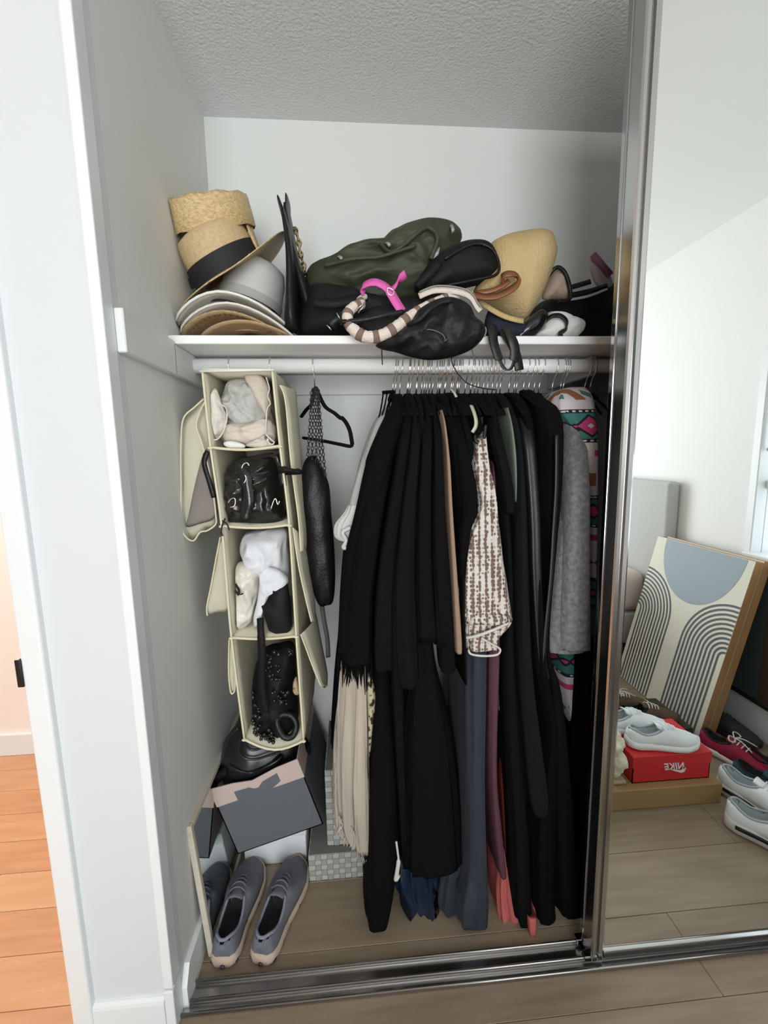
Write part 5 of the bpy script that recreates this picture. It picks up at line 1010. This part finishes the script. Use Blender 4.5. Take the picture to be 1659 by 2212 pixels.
# ---- the colours below
NVY = mat('slate_navy_crepe', (.019, .0255, .041), .8, bump=.2, bscale=300, sheen=.05); SAT = mat('midnight_blue_satin', (.009, .020, .042), .20, bump=.1, bscale=40, stretch=(1, 1, .2), wr=(16, .9))
garment('slate_dress', 'long slate blue dress hanging below the crochet top', 'dress',
    [(900, 1036, 1046, .31, .45), (1000, 1036, 1044, .27, .45), (1300, 1020, 1050, .24, .46), (1400, 1010, 1058, .215, .46), (1500, 1008, 1058, .20, .46), (1700, 1010, 1056, .175, .46), (1850, 1012, 1060, .15, .46), (1920, 1003, 1064, .14, .45), (1990, 990, 1068, .122, .43), (2012, 996, 1066, .12, .42)], NVY, fold=.22, F=2.2, sleeve=[(1880, 1015, 1040, .118), (1960, 1000, 1036, .108), (2006, 998, 1030, .106)])
garment('slate_skirt', 'short slate blue hem between the satin hem and the slate dress', 'skirt',
    [(1860, 966, 1005, .20, .40), (1900, 958, 1002, .185, .40), (1960, 950, 996, .17, .40), (1982, 958, 990, .165, .40)], NVY, fold=.3)
garment('satin_dress', 'shiny midnight blue satin hem under the wide black skirt', 'dress',
    [(1820, 866, 950, .215, .44), (1880, 862, 958, .20, .44), (1930, 864, 962, .19, .44), (1970, 880, 960, .18, .43), (2000, 905, 958, .175, .42), (2012, 930, 956, .175, .40)], SAT, fold=.55, F=5.5, n=80, rag=.01)
m = MB(); m.tube(catmull(px3([(856, 1818, .152), (859, 1840, .150), (861, 1860, .149), (858, 1882, .148), (855, 1900, .148), (861, 1890, .148)]), 5), [.003]*10+[.006]*16, 8)
solo(m, 'white_ribbon', mat('white_ribbon_satin', (.62, .60, .56), .6), 'thin white ribbon dangling between the longest black dress and the satin hem', 'ribbon')
MAU = bk('mauve_cloth', (.105, .045, .060)); DRD = bk('brick_red_cloth', (.15, .022, .018)); CORL = mat('coral_chiffon', (.52, .12, .11), .7, bump=.2, bscale=200); TAUP = bk('taupe_hem', (.29, .25, .215))
garment('mauve_dress', 'dusty mauve dress strip right beside the slate dress', 'dress',
    [(920, 1056, 1066, .30, .46), (1000, 1064, 1072, .26, .46), (1300, 1058, 1084, .24, .46), (1420, 1058, 1086, .22, .46), (1600, 1057, 1080, .20, .46), (1700, 1059, 1080, .185, .46), (1800, 1066, 1090, .17, .46), (1880, 1076, 1098, .155, .46), (1900, 1082, 1098, .155, .46)], MAU, fold=.25)
garment('taupe_tunic', 'taupe striped hem showing halfway down between mauve and black', 'tunic', [(1350, 1084, 1094, .28, .46), (1450, 1080, 1097, .245, .46), (1540, 1079, 1098, .235, .46)], TAUP)
garment('brick_red_dress', 'dark brick red dress strip between the mauve and black dresses', 'dress',
    [(1500, 1080, 1096, .28, .46), (1600, 1080, 1096, .25, .46), (1700, 1082, 1102, .225, .46), (1800, 1088, 1108, .21, .46), (1850, 1092, 1112, .20, .46)], DRD, fold=.2)
_c = garment('coral_dress', 'coral pink chiffon hem trailing on the floor under the black dresses', 'dress',
    [(1780, 1092, 1116, .24, .40), (1870, 1085, 1120, .20, .38), (1930, 1080, 1130, .17, .36), (1990, 1085, 1148, .145, .33), (2012, 1100, 1158, .135, .30), (2022, 1128, 1158, .13, .24)], CORL, fold=.45, F=4, rag=.01, sleeve=[(1960, 1136, 1156, .135), (1985, 1142, 1162, .112), (2010, 1144, 1162, .105), (2032, 1147, 1156, .102)])
_c.children[1].name = 'hem_tail'
# ---- right-hand black block
garment('long_black_gown', 'long black gown just right of the crochet top, hem over the coral', 'gown',
    [(852, 1040, 1054), (875, 1055, 1072), (950, 1068, 1084), (1100, 1084, 1104, .225), (1250, 1096, 1112, .225), (1400, 1092, 1116, .20), (1600, 1096, 1130, .175), (1800, 1106, 1150, .15), (1950, 1112, 1156, .13), (2002, 1118, 1160, .122)], BK3, 'black garments',
    sleeve=[(885, 1052, 1074, .285), (950, 1068, 1090, .215), (1050, 1090, 1112, .205), (1110, 1096, 1116, .20)])
SAGE = bk('sage_green_satin', (.16, .19, .155), rough=.5)
garment('sage_slip', 'sliver of sage green slip between the black dresses near the top', 'slip',
    [(880, 1094, 1100, .28, .42), (920, 1102, 1110, .235, .42), (980, 1108, 1118, .215, .42), (1040, 1112, 1119, .212, .42), (1085, 1113, 1117, .212, .42)], SAGE, fold=.05)
garment('charcoal_coat', 'charcoal green coat whose slanted hem ends above the floor', 'coat',
    [(850, 1068, 1084), (872, 1085, 1108), (950, 1110, 1134, .235), (1100, 1116, 1146), (1250, 1118, 1150), (1450, 1120, 1160), (1600, 1132, 1180, .15), (1700, 1140, 1196, .14), (1750, 1148, 1198, .135), (1768, 1156, 1190, .135)], bk('charcoal_green_cloth', (.0068, .0088, .0087)), 'black garments')
garment('black_slit_dress', 'black dress with a shiny satin edge, hanging right of the charcoal coat', 'dress',
    [(848, 1092, 1110), (868, 1112, 1140), (930, 1136, 1160), (1100, 1148, 1174), (1250, 1152, 1178), (1450, 1162, 1190), (1600, 1182, 1215, .18), (1800, 1152, 1215, .155), (1950, 1154, 1212, .135), (1996, 1158, 1214, .13)], BK5, 'black garments',
    sleeve=[(885, 1118, 1140, .29), (950, 1132, 1158, .215), (1100, 1145, 1170, .20), (1250, 1150, 1174, .195), (1400, 1160, 1180, .19), (1470, 1170, 1186, .19)], sm=BKS)
garment('black_shoulder_dress', 'black dress with rounded shoulder next to the grey wool cardigan', 'dress',
    [(842, 1128, 1150), (862, 1150, 1186), (880, 1168, 1214, .27), (920, 1176, 1229, .235), (1000, 1180, 1229, .225), (1100, 1178, 1222, .22), (1200, 1178, 1210, .215), (1400, 1178, 1192, .205), (1500, 1190, 1222, .19), (1700, 1200, 1246, .17), (1850, 1205, 1258, .155), (1960, 1208, 1268, .14), (2000, 1212, 1268, .135)], BK2, 'black garments', fold=.14)
m = MB(); m.strip(catmull(px3([(1203, 940, .205), (1202, 1050, .198), (1196, 1150, .195), (1190, 1250, .19), (1180, 1350, .186), (1176, 1420, .183), (1184, 1465, .183)]), 6), .010, .003, ref=Vector((1, .2, 0)))
solo(m, 'grey_belt_tie', mat('dark_grey_satin_tie', (.022, .022, .026), .5), 'long dark grey tie hanging down in front of the rounded-shoulder dress', 'belt')
garment('black_trousers', 'black wide trousers at the end of the row by the mirror door', 'trousers',
    [(1380, 1262, 1290, .24, .50), (1450, 1262, 1292, .23, .50), (1600, 1252, 1286, .21, .5), (1800, 1252, 1280, .18, .5), (1990, 1250, 1274, .15, .5)], BK1, 'black garments')
GWL = mat('grey_marl_wool', (.13, .13, .136), .95, col2=(.235, .235, .24), vscale=85, vlo=.35, vhi=.68, bump=.8, bscale=140, sheen=.25)
garment('grey_wool_cardigan', 'thick grey marl wool cardigan near the mirror door', 'cardigan',
    [(852, 1196, 1206), (870, 1206, 1226, .32), (895, 1216, 1244, .28), (930, 1229, 1264, .25), (1000, 1228, 1274, .225), (1100, 1222, 1281, .215), (1200, 1208, 1283, .21), (1300, 1196, 1283, .205), (1400, 1182, 1284, .20), (1414, 1186, 1284, .20)], GWL, fold=.12, sleeve=[(930, 1236, 1270, .215), (1050, 1236, 1280, .20), (1200, 1230, 1282, .19), (1350, 1222, 1283, .183), (1408, 1222, 1283, .183)])
# festive onesie: procedural print in bands
ONE = bpy.data.materials.new('festive_print'); ONE.use_nodes = True; nt = ONE.node_tree; b = nt.nodes['Principled BSDF']; b.inputs['Roughness'].default_value = .9
N_ = nt.nodes; Lk = nt.links.new
def mth(op, a, b_=None, c_=None):
    n = N_.new('ShaderNodeMath'); n.operation = op
    for i, v in enumerate((a, b_, c_)):
        if v is None: continue
        if isinstance(v, (int, float)): n.inputs[i].default_value = v
        else: Lk(v, n.inputs[i])
    return n.outputs[0]
tc = N_.new('ShaderNodeTexCoord'); sx = N_.new('ShaderNodeSeparateXYZ'); Lk(tc.outputs['Object'], sx.inputs[0])
zroot = at(1262, 1570, y=.30).z
zf = mth('FRACT', mth('ADD', mth('MULTIPLY', sx.outputs[2], 4.3), 10.28-4.3*(1.405-zroot))); u = mth('ADD', sx.outputs[0], mth('MULTIPLY', sx.outputs[1], .8))
uf = mth('ABSOLUTE', mth('SUBTRACT', mth('FRACT', mth('MULTIPLY', u, 14.0)), .5))
zb = mth('ABSOLUTE', mth('SUBTRACT', zf, .28)); dia = mth('ADD', mth('MULTIPLY', zb, 4.2), uf)
def mixc(fac, A, B):
    n = N_.new('ShaderNodeMix'); n.data_type = 'RGBA'; Lk(fac, n.inputs[0])
    for i, v in ((6, A), (7, B)):
        if isinstance(v, tuple): n.inputs[i].default_value = (*v, 1)
        else: Lk(v, n.inputs[i])
    return n.outputs[2]
white, teal, pink, dark, brown = (.58, .52, .54), (.045, .17, .15), (.48, .045, .17), (.008, .010, .016), (.26, .10, .045)
col = mixc(mth('LESS_THAN', zb, .17), white, teal)
col = mixc(mth('LESS_THAN', dia, .58), col, dark); col = mixc(mth('LESS_THAN', dia, .46), col, pink); col = mixc(mth('LESS_THAN', dia, .13), col, white)
line = mth('LESS_THAN', mth('ABSOLUTE', mth('SUBTRACT', zb, .17)), .022); dots = mth('LESS_THAN', uf, .17)
col = mixc(line, col, dark); col = mixc(mth('MULTIPLY', mth('LESS_THAN', mth('ABSOLUTE', mth('SUBTRACT', zb, .17)), .010), mth('LESS_THAN', mth('ABSOLUTE', mth('SUBTRACT', mth('FRACT', mth('MULTIPLY', u, 60)), .5)), .25)), col, white)
zp = mth('LESS_THAN', mth('ABSOLUTE', mth('SUBTRACT', zf, .985)), .055); col = mixc(mth('MULTIPLY', zp, mth('GREATER_THAN', uf, .10)), col, pink)
zq = mth('ABSOLUTE', mth('SUBTRACT', zf, .66)); col = mixc(mth('MULTIPLY', mth('LESS_THAN', zq, .075), mth('LESS_THAN', uf, .2)), col, brown)
col = mixc(mth('MULTIPLY', mth('LESS_THAN', mth('ADD', mth('MULTIPLY', zq, 3.5), mth('SUBTRACT', .5, uf)), .22), 1.0), col, teal)
Lk(col, b.inputs['Base Color'])
r = root('festive_onesie', 'white fleece onesie with teal, pink and brown festive print by the mirror door', 'onesie', at(1262, 1570, y=.30))
drape([(836, 1228, 1268, .33, .42), (842, 1214, 1284, .295, .45), (860, 1210, 1296, .265, .47), (885, 1212, 1302, .25, .48), (915, 1235, 1304, .24, .5), (950, 1256, 1304, .235, .5), (1000, 1268, 1301, .235, .52), (1100, 1278, 1298, .235, .53), (1250, 1278, 1294, .235, .53), (1312, 1274, 1290, .235, .53)], 91, fold=.08).build('body', ONE, r)
drape([(1390, 1214, 1268, .30, .50), (1420, 1215, 1264, .29, .50), (1480, 1218, 1263, .275, .50), (1530, 1226, 1256, .265, .48), (1560, 1234, 1250, .26, .46), (1574, 1239, 1247, .26, .44)], 92, fold=.08).build('leg', ONE, r)
# ------------------------------------------------------------------ hangers packed on the pole
proto = root('velvet_hanger', 'chrome-hooked black velvet hanger in the densely packed middle of the pole', 'hanger', (0, 0, 0), 'packed hangers on the closet pole')
m = MB(); m.tube([Vector((0, .0228*math.cos(t), .0228*math.sin(t))) for t in [math.radians(q) for q in range(-35, 195, 15)]]+[Vector((0, -.020, -.020)), Vector((0, -.006, -.038)), Vector((0, 0, -.055)), Vector((0, 0, -.086))], .0017, 6); m.build('hook', WIRE, proto)
m = MB(); m.tube(catmull([(0, -.125, -.152), (0, -.085, -.126), (0, -.035, -.098), (0, 0, -.082), (0, .035, -.098), (0, .085, -.126), (0, .125, -.152)], 4), [.0045]*8+[.0085]*8+[.0045]*9, 8, flat=.6); m.build('shoulder_bar', VEL, proto)
hxs = [846, 852, 863, 876, 881, 888, 896, 901, 909, 914, 919, 924, 931, 941, 946, 951, 957, 963, 969, 973, 978, 982, 987, 992, 1006, 1012, 1016, 1021, 1032, 1040, 1052, 1062, 1074, 1078, 1095, 1106, 1113, 1132, 1144, 1152, 1168, 1190, 1209, 1213, 1217, 1266, 1277]
rnd = random.Random(11)
for i, a in enumerate(hxs):
    o = proto if i == 0 else copy_tree(proto)
    xx = at(a+rnd.uniform(3, 9), 795, y=.40).x
    n_ = len(hxs)
    ords = ['first', 'second', 'third', 'fourth', 'fifth', 'sixth', 'seventh', 'eighth']
    o['label'] = 'chrome-hooked black velvet hanger in the densely packed middle of the pole'
    if i < 6: o['label'] = ords[i]+' chrome-hooked hanger from the bare end of the packed pole'
    elif i >= n_-2: o['label'] = ('inner' if i == n_-2 else 'outer')+' chrome hook above the festive onesie by the mirror door'
    elif i >= n_-10: o['label'] = ords[n_-3-i]+' chrome-hooked hanger counted from the wall bracket end of the pole'
    o.location = (xx, .40, 1.5935-xx*.0026); o.rotation_euler = (0, rnd.uniform(.04, .13), rnd.uniform(-.12, .12))
